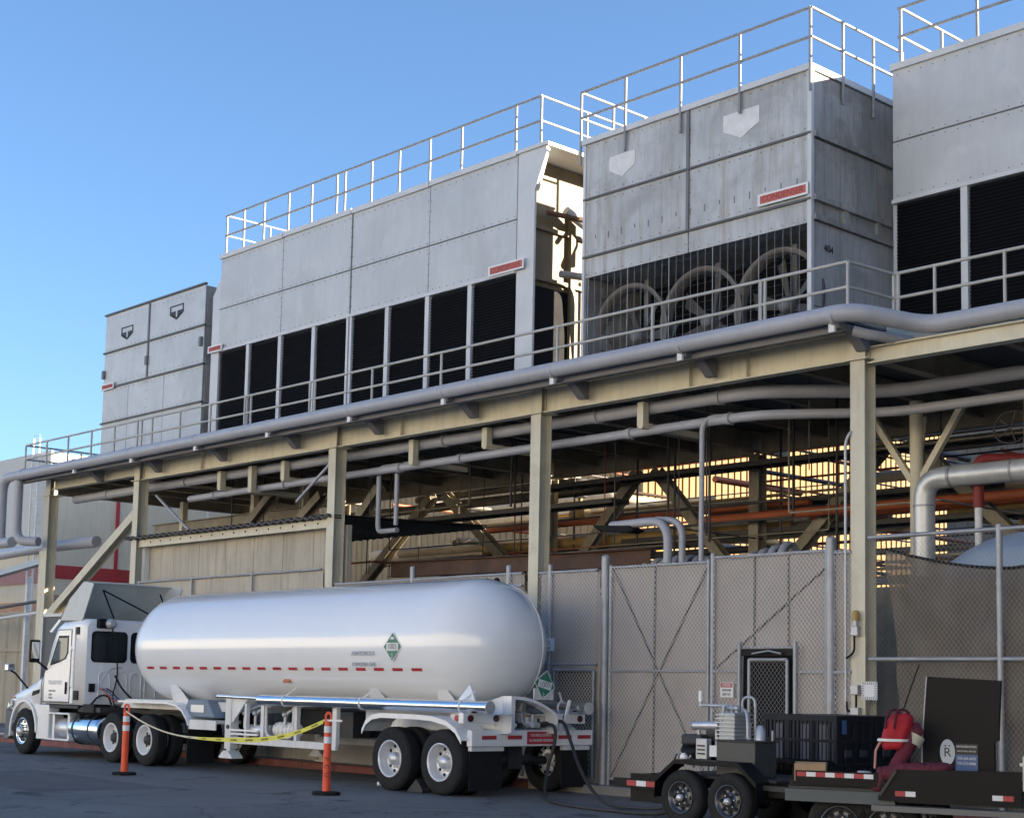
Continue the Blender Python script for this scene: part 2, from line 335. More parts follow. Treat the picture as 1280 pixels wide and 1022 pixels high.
c = MB(); c.ibeam((CX[0] + .1, FY + 3.2, 5.05), (CX[1] + .4, FY + 3.2, 5.05), .3, .2); part('strut_beam', c, tan_dk, plat)
for x in (-37.4, -33.9, -31.7):
    c = MB(); c.bar((x, FY + 3.2, .1), (x, FY + 3.2, GB), .16, .16, (0, 1, 0)); part('post', c, tan, plat)
for x0, z0, x1, z1 in ((-33.9, 6.2, -32.3, 5.25), (-27.9, 5.6, -26.4, 6.5)):
    c = MB(); c.tube([(x0, FY + .35, z0), (x1, FY + .35, z1)], .035, 8); part('tie_rod', c, pipe_m, plat)
for a, b in (((-31.5, 5.1), (-29.8, 6.1)), ((-27.6, 6.1), (-28.6, 5.2)), ((-33.6, 5.1), (-31.7, 6.4))):
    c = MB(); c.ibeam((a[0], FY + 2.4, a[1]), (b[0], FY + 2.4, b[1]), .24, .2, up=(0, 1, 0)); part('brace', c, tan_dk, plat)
c = MB(); c.box(-39.4, -13.05, 18.36, 19.25, GT + .005, GT + .045); c.box(-39.4, 2, 19.25, 26.1, GT + .005, GT + .045); part('deck', c, deck_m, plat)
c = MB(); c.box(-12.9, 2, 19.22, 19.26, 6.75, GT + .06); part('edge_plate', c, tan, plat)
c = MB(); c.box(-39.45, -13.0, 18.3, 18.35, GT - .16, GT + .14); c.box(-39.45, -13.0, 18.35, 18.45, GT - .16, GT - .13)
part('edge_channel', c, edge_m, plat)
for i in range(10):
    x = -13.08 - 2.872 * i
    if i == 9: break
    c = MB(); c.prism([(x - .09, 18.16, GT - .05), (x - .09, 18.16, GT - .14), (x - .09, FY - .32, GT - .13), (x - .09, FY - .06, GB + .10), (x - .09, FY + .03, GB + .10), (x - .09, FY + .03, GT - .05)], (.18, 0, 0))
    br = part('outrigger', c, edge_m, plat)
    c = MB(); c.box(x - .05, x + .05, 18.11, 18.158, GT - .2, GT - .06); part('end_plate', c, white_p, br)
for x, zz in ((-31.2, 6.15), (-28.6, 6.15), (-24.1, 6.1), (-21.9, 6.2), (-17.9, 6.15), (-29.9, 6.0)):
    c = MB(); c.bar((x, FY + .5, zz), (x, FY + .5, GB), .14, .14, (0, 1, 0)); c.bar((x, FY + .44, zz + .02), (x, FY + 1.9, zz + .02), .1, .1); part('pipe_hanger', c, tan, plat)

# walkway railing along the deck edge
wr = thing('walkway_railing', 'pale pipe handrail along the platform walkway below the towers', 'railing', (-26, 18.3, 7))
RT, RM = 7.86, 7.49
def rail_run(parent, pts, z, r=.026, m=pipe_rail, name='rail'):
    c = MB(); c.tube([(x, y, z) for x, y in pts], r, 8); return part(name, c, m, parent)
pts = [(-39.2, 18.3), (-12.93, 18.3)]
for z in (RT, RM): rail_run(wr, pts, z); rail_run(wr, [(-12.93, 18.3), (-12.84, 19.32)], z); rail_run(wr, [(-12.84, 19.32), (.5, 19.32)], z); rail_run(wr, [(-39.2, 18.3), (-39.2, 26)], z)
for x in (-39.2, -37.97, -36.78, -35.54, -34.37, -33.25, -33.05, -32.56, -31.3, -30.0, -28.6, -28.36, -26.18, -26.0, -24.08, -21.98, -18.89, -16.7, -14.50, -14.42, -12.93):
    c = MB(); c.tube([(x, 18.3, GT + .1), (x, 18.3, RT)], .026, 8); part('post', c, pipe_rail, wr)
for x in (-12.84, -12.76, -12.15, -11.04, -9.8, -8.6, -7.4):
    c = MB(); c.tube([(x, 19.32, GT), (x, 19.32, RT)], .026, 8); part('post', c, pipe_rail, wr)
for y in (19.9, 21.5, 23.5): c = MB(); c.tube([(-39.2, y, GT), (-39.2, y, RT)], .026, 8); part('post', c, pipe_rail, wr)

# big grey pipe on the outriggers
bp = thing('deck_edge_pipe', 'long grey painted pipe running along the outer edge of the platform deck', 'pipe', (-26, 18.12, 7))
PZ = 7.05
path = rpath([(-40.1, 18.12, 5.45), (-40.1, 18.12, PZ - .02), (-13.4, 18.12, PZ + .02), (-12.75, 18.12, PZ + .03), (-12.05, 18.93, 6.9), (-11.5, 18.93, 6.89), (1.5, 18.93, 6.89)], .42, 8)
c = MB(); c.tube(path, .13, 18); part('pipe_run', c, pipe_m, bp)
for q in [(-13.08 - 2.872 * i + .04, 18.12, PZ) for i in range(10)]:
    c = MB(); c.tube([(q[0] - .03, q[1], q[2]), (q[0] + .03, q[1], q[2])], .134, 18); part('collar', c, pipe_m, bp)
c = MB(); c.tube(rpath([(-40.1, 18.12, 5.6), (-40.1, 18.12, 5.27), (-39.35, 18.12, 5.27)], .4, 8), .14, 16); part('elbow', c, pipe_m, bp)
c = MB(); c.tube(rpath([(-39.3, 18.2, PZ - .06), (-39.3, 18.2, 5.3), (-38.6, 18.5, 5.27)], .4, 8), .125, 16); part('drop_leg', c, pipe_m, bp)
c = MB(); c.tube(rpath([(-12.95, 18.45, PZ - .17), (-12.75, 18.6, PZ - .24), (-12.5, 19.2, PZ - .26)], .3, 6), .075, 14); part('branch', c, pipe_m, bp)

def pipe(name, label, pts, r, m, rad=.3, n=12, group=None, rings=0):
    p = rpath(pts, rad, 6); c = MB(); c.tube(p, r, n); base = tuple(p[0])
    if not rings: return solo(name, c, m, label, 'pipe', base, group)
    t = thing(name, label, 'pipe', base, group=group); part('pipe_run', c, m, t)
    a, b = p[0], p[-1]
    return t
pipe('header_pipe', 'upper thicker grey pipe hung under the front girder with a jog at right', [(-38.8, 19.6, 6.5), (-15.6, 19.6, 6.5), (-14.0, 21.0, 6.5), (1, 21.0, 6.5)], .11, pipe_m, .5, 14)
pipe('header_pipe', 'lower thinner grey pipe hung under the front girder with a jog at right', [(-32.9, 19.6, 6.07), (-15.6, 19.6, 6.12), (-14.0, 21.0, 6.16), (1, 21.0, 6.16)], .08, pipe_m, .5, 12)
for z0, r_, zz, xs_ in ((6.5, .11, 0, (-37, -33.1, -30.2, -26.9, -23.4, -19.2, -16.4)), (6.1, .08, .005, (-31.8, -28.9, -24.8, -22.9, -18.4, -16.2))):
    hp_ = [o for o in bpy.data.objects if o.name.startswith('header_pipe')][0 if r_ > .1 else 1]
    for x in xs_:
        z = z0 if r_ > .1 else 6.07 + .05 * (x + 32.9) / 17.3
        c = MB(); c.tube([(x - .05, 19.6, z), (x + .05, 19.6, z)], r_ + .014, 14); c.tube([(x + .06, 19.6, z), (x + .075, 19.6, z)], r_ + .03, 14); q = part('coupling', c, pipe_m, hp_)
pipe('drop_pipe', 'grey pipe bending down beside the third front column from the left', [(-24.6, 19.75, 6.18), (-25.65, 19.75, 6.18), (-25.65, 19.75, 4.85), (-25.0, 19.75, 4.85)], .055, pipe_m, .15)
pipe('drop_pipe', 'second grey drop pipe just right of its twin by the third column', [(-25.05, 19.75, 6.2), (-25.05, 19.75, 4.95)], .05, pipe_m)
pipe('vent_pipe', 'thin grey upright pipe rising behind the fence gate to the girder with a bent top', [(-15.3, 20.2, 6.2), (-16.66, 19.5, 6.18), (-16.66, 19.5, .12)], .045, pipe_m, .25)
gl = thing('area_light', 'dark flat floodlight head on a bent grey gooseneck pipe above the gate', 'lamp', (-17.3, 19.4, .12))
c = MB(); c.tube(rpath([(-17.3, 19.4, .12), (-17.3, 19.4, 4.52), (-18.6, 19.4, 4.5)], .4, 8), .075, 14); part('gooseneck', c, pipe_m, gl)
c = MB(); c.prism([(-18.95, 19.26, 4.52), (-18.1, 19.24, 4.46), (-17.95, 19.28, 4.38), (-18.1, 19.26, 4.34), (-18.8, 19.26, 4.42)], (0, .3, 0)); part('lamp_head', c, blackflat, gl, bevel=.02)
pipe('vent_pipe', 'second grey gooseneck pipe standing just right of the floodlight pole', [(-17.12, 19.55, .12), (-17.12, 19.55, 4.5), (-17.7, 19.55, 4.56)], .06, pipe_m, .4)

# ------------------------------------------------------------------ cooling towers
DZ = GT + .05
def panels(t, xs, zs, y, m, gap=.018, th=.03, name='panel', label=None):
    for i in range(len(xs) - 1):
        for j in range(len(zs) - 1):
            c = MB(); c.box(xs[i] + gap / 2, xs[i + 1] - gap / 2, y, y + th, zs[j] + gap / 2, zs[j + 1] - gap / 2)
            part(name, c, m, t, bevel=.004)
def panels_x(t, ys, zs, x, m, gap=.018, th=.03):
    for i in range(len(ys) - 1):
        for j in range(len(zs) - 1):
            c = MB(); c.box(x - th, x, ys[i] + gap / 2, ys[i + 1] - gap / 2, zs[j] + gap / 2, zs[j + 1] - gap / 2); part('side_panel', c, m, t)
def roof_rail(t, x0, x1, y0, y1, zr, posts, zb, sides=(), m=None, h=.97):
    m = m or roof_rail_m
    rr = MB()
    for z in (zr + h, zr + h * .5):
        rr.tube([(x0, y0, z), (x1, y0, z)], .024, 8)
    r_ = part('roof_railing', rr, m, t)
    for z in (zr + h, zr + h * .5):
        for x in sides:
            c = MB(); c.tube([(x, y0, z), (x, y1, z)], .024, 8); part('rail', c, m, r_)
    for x in posts:
        c = MB(); c.tube([(x, y0, zb), (x, y0, zr + h)], .026, 8); part('post', c, m, r_)
    for x in sides:
        for k_ in range(1, 4):
            yy = y0 + (y1 - y0) * k_ / 3; c = MB(); c.tube([(x, yy, zb), (x, yy, zr + h)], .026, 8); part('post', c, m, r_)
    return r_

def sign_on(t, s, x, z, y, w, h=.2):
    c = MB(); c.box(x - w / 2, x + w / 2, y - .02, y, z - h / 2, z + h / 2); sp = part('sign_plate', c, white_p, t)
    c = MB(); c.box(x - w / 2 + .05, x + w / 2 - .04, y - .023, y - .02, z - h / 2 + .035, z + h / 2 - .035); part('red_band', c, tower_sign_red, sp)
    text('lettering', s, h * .72, (x, y - .0245, z), tower_sign_txt, sp, sx=w / (len(s) * h * .5) * .88)
tower_sign_red = M('faded_red_print', (.52, .12, .09), .6, var=.15)
roof_rail_m = M('roof_rail_galvanised', (.30, .30, .30), .5, metal=.2, var=.2, vs=5)
tower_sign_txt = M('dark_red_print', (.30, .04, .035), .6)

def emblem(t, x, z, y, w, h, m, blocks):
    """a pentagon badge: outline and blocks"""
    e = MB(); o = [(x - w / 2, z + h * .45), (x + w / 2, z + h * .45), (x + w / 2, z - h * .15), (x, z - h * .55), (x - w / 2, z - h * .15)]
    if blocks:
        inn = [(x + (a - x) * .84, z + (b - z) * .74 + .01) for a, b in o]
        for i in range(5):
            j = (i + 1) % 5
            e.prism([(o[i][0], y, o[i][1]), (o[j][0], y, o[j][1]), (inn[j][0], y, inn[j][1]), (inn[i][0], y, inn[i][1])], (0, -.006, 0))
        for a0, a1 in ((-.4, -.24), (-.22, -.08), (.06, .2), (.22, .4)):
            b0, b1 = .12 - .55, .12; e.prism([(x + w * a0, y, z + h * .05), (x + w * a1, y, z + h * .05), (x + w * a1, y, z - h * (.52 - abs(a1) * .9)), (x + w * a0, y, z - h * (.52 - abs(a0) * .9))], (0, -.006, 0))
    else: e.prism([(a, y, b) for a, b in o], (0, -.006, 0))
    return part('emblem', e, m, t)

def bolt_rows(t, xs, zs, y, step=.22):
    c = MB()
    for z in zs:
        x = xs[0] + .1
        while x < xs[-1] - .05: c.prism([(x - .011, y, z), (x, y, z - .011), (x + .011, y, z), (x, y, z + .011)], (0, -.008, 0)); x += step
    for x in xs[1:-1]:
        z = min(zs) + .1
        while z < max(zs): 
            for d in (-.045, .045): c.prism([(x + d - .01, y, z), (x + d, y, z - .01), (x + d + .01, y, z), (x + d, y, z + .01)], (0, -.008, 0))
            z += step
    part('bolt_head', c, seam_m, t, kind='stuff')
# tower A: pale, far left
T1 = thing('cooling_tower', 'plain pale panelled tower with two badges at the far left of the platform', 'cooling tower', (-35, 21.4, DZ), group='cooling towers on the platform')
x0, x1, ty, td = -37.55, -32.56, 19.6, 3.4
c = MB(); c.box(x0 + .04, x1 - .04, ty + .04, ty + td, DZ, 11.3); part('casing', c, tower_m, T1)
panels(T1, [x0, -35.25, x1], [9.36, 10.31, 11.32], ty, tower_m)
panels(T1, [x0, -36.2, -34.4, x1], [7.1, 8.42, 9.34], ty, tower_m)
for z in (11.34, 10.31, 9.35, 8.42):
    c = MB(); c.box(x0 - .02, x1 + .02, ty - .045, ty + .03, z - .022, z + .022); part('seam_angle', c, seam_m, T1)
c = MB(); c.box(-35.275, -35.215, ty - .03, ty + .02, 9.37, 11.3); part('seam_angle', c, edge_m, T1)
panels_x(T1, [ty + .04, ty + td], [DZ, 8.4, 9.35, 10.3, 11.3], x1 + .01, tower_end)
bolt_rows(T1, [x0, -35.25, x1], [11.2, 10.4, 10.22, 9.46, 9.26, 8.5], ty)
emblem(T1, -36.38, 10.72, ty - .004, .62, .36, black_p, True); emblem(T1, -33.9, 10.86, ty - .004, .66, .38, black_p, True)
for x, z in ((-35.25, 9.8), (-37.5, 9.72), (-32.66, 9.9)):
    c = MB(); c.box(x - .05, x + .05, ty - .07, ty, z - .1, z + .12); part('latch', c, edge_m, T1)
sign_on(T1, 'CONDENSER', -37.2, 9.38, ty - .05, .66, .17)

# towers B (long, with eight louvers) and D (same model at the right edge)
def louver_tower(t, x0, n, mod, ty, td, zt, seam, lou, posts, sides, left_cut=True, right_eave=False, first_gap=.1):
    x1 = x0 + n * mod
    c = MB(); c.box(x0 + .05, x1 - .05, ty + .12, ty + td, DZ, zt - .06); part('casing', c, tower_new, t)
    xs = [x0 + mod * i for i in range(0, n + 1, 2)]
    panels(t, xs, [seam, zt - .02], ty, tower_new); panels(t, xs, [lou + .02, seam], ty, tower_new)
    for x in xs[1:-1]:
        if abs((x - x0) / mod - n / 2) < .1 and n > 4:
            c = MB(); c.box(x - .025, x + .025, ty - .004, ty + .02, lou, zt - .02); part('seam_strip', c, seam_m, t)
    c = MB(); c.box(x0, x1, ty - .01, ty + .05, seam - .012, seam + .012); part('seam_strip', c, seam_m, t)
    c = MB(); c.box(x0, x1, ty - .035, ty + .06, lou - .035, lou + .03); part('louver_header', c, trim_m, t)
    for i in range(n):
        a, b = x0 + mod * i + .07, x0 + mod * (i + 1) - .07
        if i == 0: a = x0 + first_gap
        c = MB(); c.box(a, b, ty + .05, ty + .07, DZ + .2, lou - .05)
        lp = part('louver_panel', c, louver_m, t)
        c = MB(); z = DZ + .25
        while z < lou - .1:
            c._add([(a, ty + .012, z), (b, ty + .012, z), (b, ty + .05, z + .045), (a, ty + .05, z + .045)], [(0, 1, 2, 3)]); z += .06
        part('louver_blade', c, louver_m, lp, kind='stuff')
        if i:
            x = x0 + mod * i
            if n > 4 and i == n // 2:
                for s_ in (-.06, .06): c = MB(); c.box(x + s_ - .035, x + s_ + .035, ty - .02, ty + .07, DZ, lou - .035); part('mullion', c, trim_m, t)
            else:
                c = MB(); c.box(x - .06, x + .06, ty - .02, ty + .07, DZ, lou - .035); part('mullion', c, trim_m, t)
    bolt_rows(t, xs, [zt - .14, seam + .06, seam - .07, lou + .09], ty)
    # cap along the roof edge in a few lengths
    m_ = (n + 1) // 2; L = (x1 - x0) / m_
    for i in range(m_):
        c = MB(); c.box(x0 + L * i + .015 - (.03 if i == 0 else 0), x0 + L * (i + 1) - .015, ty - .05, ty + .25, zt - .06 + .012 * (i % 2), zt + .05 + .012 * (i % 2)); part('roof_cap', c, trim_m, t)
    c = MB(); c.box(x0, x1, ty + .2, ty + td, zt - .055, zt - .01); part('roof_deck', c, trim_m, t)
    roof_rail(t, x0 + .1, x1 + (.62 if right_eave else 0), ty + .02, ty + td - .1, zt + .02, posts, zt, sides)
    return x1
T2 = thing('cooling_tower', 'long grey tower with eight dark louver bays and a white railed roof', 'cooling tower', (-26.6, 21.6, DZ), group='cooling towers on the platform')
px = [-31.75, -31.05, -30.9, -30.3, -29.2, -28.3, -27.05, -26.75, -25.75, -25.7, -24.75, -23.7, -22.65, -21.45]
x1 = louver_tower(T2, -31.9, 8, 1.312, 19.6, 3.8, 11.86, 10.57, 9.56, [-31.75, -31.0, -30.15, -29.15, -28.25, -27.3, -27.0, -26.05, -25.1, -24.1, -23.1, -21.5, -20.8], [-31.75, -20.8], right_eave=True)
end_tan = M('sun_tinted_end_zinc', (.15, .118, .07), .6, var=.25, vs=2, streak=.4)  # weathered zinc; warm sunlight tint put into the colour, darkened against glare
# end walls, with the flared eaves
c = MB(); c.prism([(-32.25, 19.62, DZ), (-31.91, 19.62, DZ), (-31.91, 19.62, 11.4), (-32.25, 19.62, 10.95)], (0, .05, 0)); part('corner_panel', c, trim_m, T2)
c = MB(); c.prism([(-21.40, 19.61, DZ), (-20.93, 19.61, DZ), (-20.93, 19.61, 11.05), (-20.62, 19.61, 11.72), (-20.62, 19.61, 11.84), (-21.40, 19.61, 11.84)], (0, .05, 0)); part('corner_panel', c, trim_m, T2)
c = MB(); c.box(-21.42, -20.58, 19.56, 23.4, 11.84, 11.91); part('eave', c, trim_m, T2)
c = MB(); c.prism([(-21.2, 19.67, 11.05), (-20.9, 19.67, 11.05), (-20.62, 19.67, 11.8), (-21.2, 19.67, 11.8)], (0, .03, 0)); part('eave_gusset', c, trim_m, T2)
c = MB(); c.prism([(-21.3, 23.2, 11.02), (-20.9, 23.2, 11.05), (-20.62, 23.2, 11.8), (-21.3, 23.2, 11.8)], (0, .03, 0)); part('eave_gusset', c, trim_m, T2)
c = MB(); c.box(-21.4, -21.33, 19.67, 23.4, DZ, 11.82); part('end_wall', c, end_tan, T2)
c = MB(); c.box(-21.33, -21.30, 19.75, 20.9, DZ + .2, 9.35); part('louver_panel', c, louver_m, T2)
for y in (19.70, 20.95, 22.1, 23.3):
    c = MB(); c.box(-21.33, -21.22, y - .06, y + .06, DZ, 11.0); part('end_post', c, end_tan, T2)
for z in (9.5, 10.5): c = MB(); c.box(-21.33, -21.26, 19.7, 23.4, z - .04, z + .04); part('end_rail', c, end_tan, T2)
sign_on(T2, 'CONDENSER', -21.62, 9.66, 19.55, 1.0, .2); sign_on(T2, 'CONDENSER', -31.95, 9.62, 19.55, .62, .17)
for k_, (pts_, r_) in enumerate([([(-21.1, 20.6, 10.9), (-21.0, 21.4, 10.55), (-19.8, 22.2, 10.45)], .09), ([(-20.9, 20.3, 9.55), (-20.75, 21.3, 9.6), (-20.75, 21.6, 7.1)], .07), ([(-21.2, 20.2, 10.8), (-20.9, 21.2, 10.75), (-20.0, 21.8, 10.8)], .05), ([(-20.6, 21.9, 9.9), (-20.6, 21.9, 7.1)], .03)]):
    pipe('tower_pipe', ['fat grey elbow pipe in the sunlit gap beside the long tower', 'inverted U shaped pipe standing in the sunlit gap between two towers', 'slim rusty pipe crossing the sunlit gap under the eave', 'thin conduit upright at the back of the sunlit gap'][k_], pts_, r_, [pipe_m, galv_post, rust, galv_post][k_], .25)

T4 = thing('cooling_tower', 'smooth grey tower with wide dark louvers cut off by the right edge', 'cooling tower', (-10.6, 23, DZ), group='cooling towers on the platform')
louver_tower(T4, -14.1, 6, 1.31, 21.2, 3.8, 11.92, 10.66, 9.66, [-13.95, -12.55, -11.3, -10.1, -8.9, -7.6, -6.4], [-13.95, -6.4], first_gap=.06)
c = MB(); c.lathe([(.75, 0), (.75, .35), (.68, .38)], (-11.1, 22.6, 11.9), (0, 0, 1), 28, cap=True); part('fan_shroud', c, trim_m, T4)
c = MB(); c.box(-14.13, -14.06, 21.26, 24.9, DZ, 11.86); part('end_wall', c, tower_new, T4)

fan_ring = M('fan_ring_steel', (.16, .148, .135), .6, var=.3, vs=2)
fan_blade = M('fan_blade', (.10, .1, .1), .6, var=.3, vs=2)
# tower C: weathered, three fans behind guard wires
T3 = thing('cooling_tower', 'weathered streaked tower with three big round fans behind guard wires', 'cooling tower', (-17.05, 21.4, DZ), group='cooling towers on the platform')
x0, x1, ty, td, zt = -19.6, -14.54, 19.6, 2.5, 11.62
c = MB(); c.box(x0 + .05, x1 - .05, ty + .06, ty + td, 9.1, zt - .05); part('casing', c, tower_old, T3)
c = MB(); c.box(x0 + .05, x1 - .05, ty + 1.5, ty + td, DZ, 9.1); part('plenum', c, louver_m, T3)
for xa, xb in ((x0 + .02, x0 + .06), (x1 - .06, x1 - .035)): c = MB(); c.box(xa, xb, ty + .03, ty + 1.5, DZ, 9.1); part('cheek', c, tower_end, T3)
panels(T3, [x0, -17.1, x1], [10.53, zt - .02], ty, tower_old); panels(T3, [x0, -17.1, x1], [9.46, 10.53], ty, tower_old)
panels(T3, [x0, -17.1, x1], [9.07, 9.45], ty + .01, tower_old)
for z in (10.53, 9.455):
    c = MB(); c.box(x0, x1 + .01, ty - .035, ty + .04, z - .018, z + .018); part('seam_angle', c, seam_m, T3)
c = MB(); c.box(-17.13, -17.07, ty - .03, ty + .02, 9.48, zt); part('seam_angle', c, edge_m, T3)
c = MB(); c.box(x0 - .03, x1 + .04, ty - .06, ty + .16, zt - .06, zt + .04); c.box(x1 - .12, x1 + .04, ty + .16, ty + td, zt - .06, zt + .04); part('roof_cap', c, trim_m, T3)
c = MB(); c.box(x0, x1 - .12, ty + .16, ty + td, zt - .05, zt); part('roof_deck', c, trim_m, T3)
c = MB(); c.box(x1 - .06, x1 + .02, ty - .02, ty + .05, DZ, zt - .06); part('corner_post', c, trim_m, T3)
c = MB(); c.box(x0 - .01, x0 + .05, ty - .02, ty + .05, DZ, zt - .06); part('corner_post', c, trim_m, T3)
bolt_rows(T3, [x0, -17.1, x1], [11.5, 10.62, 10.44, 9.55, 9.13], ty)
# right-hand side: rows, beams, stub posts
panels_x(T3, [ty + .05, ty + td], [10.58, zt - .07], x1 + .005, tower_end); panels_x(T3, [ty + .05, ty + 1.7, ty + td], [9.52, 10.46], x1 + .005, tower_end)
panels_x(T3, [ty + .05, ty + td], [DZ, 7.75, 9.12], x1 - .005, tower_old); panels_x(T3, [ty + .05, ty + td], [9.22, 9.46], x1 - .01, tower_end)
for z in (10.52, 9.49, 9.17):
    c = MB(); c.box(x1 - .01, x1 + .06, ty + .04, ty + td, z - .045, z + .045); part('side_beam', c, tower_end, T3)
for y in (ty + .9, ty + 1.8):
    c = MB(); c.box(x1 - .01, x1 + .045, y - .05, y + .05, 9.22, 9.44); part('stub_post', c, tower_end, T3)
text('number', '404', .17, (x1 + .012, ty + .45, 8.72), black_p, T3, '+X')
for i, fx in enumerate((-18.72, -17.07, -15.42)):
    fz, fy, fr = 7.98, ty + .42, .84
    c = MB(); c.lathe([(fr + .07, -.03), (fr + .07, .02), (fr + .02, .04), (fr, .08), (fr, .2)], (fx, fy - .1, fz), (0, 1, 0), 48)
    c.lathe([(fr - .008, .2), (fr - .008, -.02), (fr + .07, -.03)], (fx, fy - .1, fz), (0, 1, 0), 40)
    f = part('fan', c, fan_ring, T3)
    c = MB(); c.lathe([(.001, -.12), (.10, -.12), (.13, -.06), (.13, .2)], (fx, fy + .12, fz), (0, 1, 0), 18); part('hub', c, edge_m, f)
    for k_ in range(6):
        a = k_ * math.pi / 3 + .4 * i; d = Vector((math.cos(a), 0, math.sin(a))); q = Vector((-math.sin(a), 0, math.cos(a))); o_ = Vector((fx, fy + .2, fz))
        c = MB(); c.prism([o_ + d * .12 - q * .06 + Vector((0, -.03, 0)), o_ + d * (fr - .05) - q * .15 + Vector((0, -.05, 0)), o_ + d * (fr - .05) + q * .12 + Vector((0, .1, 0)), o_ + d * .12 + q * .06 + Vector((0, .05, 0))], (0, .012, 0)); part('blade', c, fan_blade, f)
    c = MB(); c.box(fx - .05, fx + .05, fy + .32, fy + .4, DZ, 9.05); part('motor_post', c, edge_m, f)
    for s_ in (-1, 1): c = MB(); c.tube([(fx, fy + .34, fz), (fx + s_ * .8, fy + .34, DZ + .1)], .022, 6); part('strut', c, edge_m, f)
for i in range(31):
    x = x0 + .12 + i * .162; w = .009 if i % 6 == 0 else .0035
    c = MB(); c.tube([(x, ty + .02, DZ), (x, ty + .02, 9.08)], w, 5, False); part('guard_wire', c, galv_post, T3)
c = MB()
for i in range(12): c.tube([(x0 + .05, ty + .03, DZ + .15 + i * .16), (x1 - .05, ty + .03, DZ + .15 + i * .16)], .0016, 4, False)
part('guard_cross_wire', c, edge_m, T3, kind='stuff')
bm_ = M('faded_white_badge', (.72, .72, .71), .6, var=.12, vs=6)
emblem(T3, -18.65, 11.0, ty - .004, .62, .42, bm_, False); emblem(T3, -15.95, 11.05, ty - .004, .76, .46, bm_, False)
sign_on(T3, 'CONDENSER', -15.06, 9.62, ty - .04, 1.0, .2)
c = MB()
for i in range(15): c.box(x0 + .3 + i * .32, x0 + .318 + i * .32, ty - .006, ty, 9.72 + .05 * (i % 3 == 0), 9.84)
part('rivet', c, edge_m, T3, kind='stuff')
roof_rail(T3, x0 - .06, x1 + .02, ty - .05, ty + td, zt - .02, [x0 - .06, -18.55, -17.25, -15.95, x1 + .02], zt - .42, [x0 - .06, x1 + .04])

# ------------------------------------------------------------------ chain link fence with privacy cloth
def wires(x0, x1, z0, z1, y, w=.073, h=.088, r=.0035, clip=None):
    """two families of slanting strands filling a rectangle"""
    c = MB(); s = h / w
    for sg in (1, -1):
        nmax = int(((x1 - x0) + (z1 - z0) / s) / w) + 2
        for i in range(-1, nmax):
            if sg == 1: xa = x0 - (z1 - z0) / s + i * w; f0 = lambda t, xa=xa: (xa + t, z0 + s * t)
            else: xa = x0 + i * w; f0 = lambda t, xa=xa: (xa - t, z0 + s * t)
            if sg == 1: ta, tb = max(0, x0 - xa), min((z1 - z0) / s, x1 - xa)
            else: ta, tb = max(0, xa - x1), min((z1 - z0) / s, xa - x0)
            if tb - ta < .02: continue
            a, b = f0(ta), f0(tb); yy = y + .003 * sg
            d = Vector((b[0] - a[0], 0, b[1] - a[1])).normalized(); nrm = Vector((-d.z, 0, d.x)) * r
            p, q = Vector((a[0], yy, a[1])), Vector((b[0], yy, b[1])); k_ = Vector((0, -r, 0))
            c._add([p + nrm, p - nrm, p + k_, q + nrm, q - nrm, q + k_], [(0, 2, 5, 3), (2, 1, 4, 5)], True)
    return c
def cloth(x0, x1, z0, z1, y, amp=.02, seed=0, topsag=0.):
    ph = seed * 1.7
    def fn(u, v):
        x = x0 + (x1 - x0) * u; sag = topsag * math.sin(math.pi * min(1, u * 1.0)) ** .8
        z = z0 + (z1 - sag - z0) * v
        return (x, y + amp * (math.sin(x * 3.1 + ph) * math.sin(z * 1.9 + ph * 2) + .5 * math.sin(x * 7 + z * 2.3 + ph)), z)
    return MB().grid(fn, max(8, int((x1 - x0) * 6)), max(8, int((z1 - z0) * 5)))
brace_dk = M('shadow_dark_brace', (.13, .125, .12), .6)  # brace tubes coloured dark grey to read as shadow lines behind the mesh
GROUPF = 'chain link fence panels along the pad'
def fence(label, x0, x1, z0, z1, posts=(), rails=(), m_cloth=None, cat='fence', name='chain_link_fence', diag=(), extra=None, seed=0, mesh=True, holes=None, wall=True, rr=.024):
    t = thing(name, label, cat, ((x0 + x1) / 2, FY, .12), group=GROUPF)
    rects = [(x0, x1, z0, z1)] if not holes else holes
    for (a, b, c0, c1) in rects:
        if mesh: part('wire_mesh', wires(a, b, c0, c1, FY - .02, r=.0046 if wall else .0017), mesh_m if wall else mesh_dull, t, kind='stuff')
        if wall: part('privacy_cloth', cloth(a, b, c0, c1, FY + .05, .012, seed), m_cloth or shade_cloth, t)
    for x, r, top in posts:
        c = MB(); c.tube([(x, FY, .1), (x, FY, top)], r, 12); c.sphere((x, FY, top), r * 1.05, 8, (1, 1, .6)); p = part('post', c, galv_post, t)
        if r > .035:
            for z in (.6, 1.5, 2.4, 3.2):
                cc = MB(); cc.tube([(x, FY, z - .02), (x, FY, z + .02)], r + .008, 12); part('tie_band', cc, galv_post, p)
    for z in rails:
        c = MB(); c.tube([(x0, FY - .005, z), (x1, FY - .005, z)], rr, 8); part('rail', c, galv_post, t)
    for a, b in diag:
        c = MB(); c.tube([(a[0], FY + .03, a[1]), (b[0], FY + .03, b[1])], .017, 6); part('brace_bar', c, brace_dk, t)
    return t
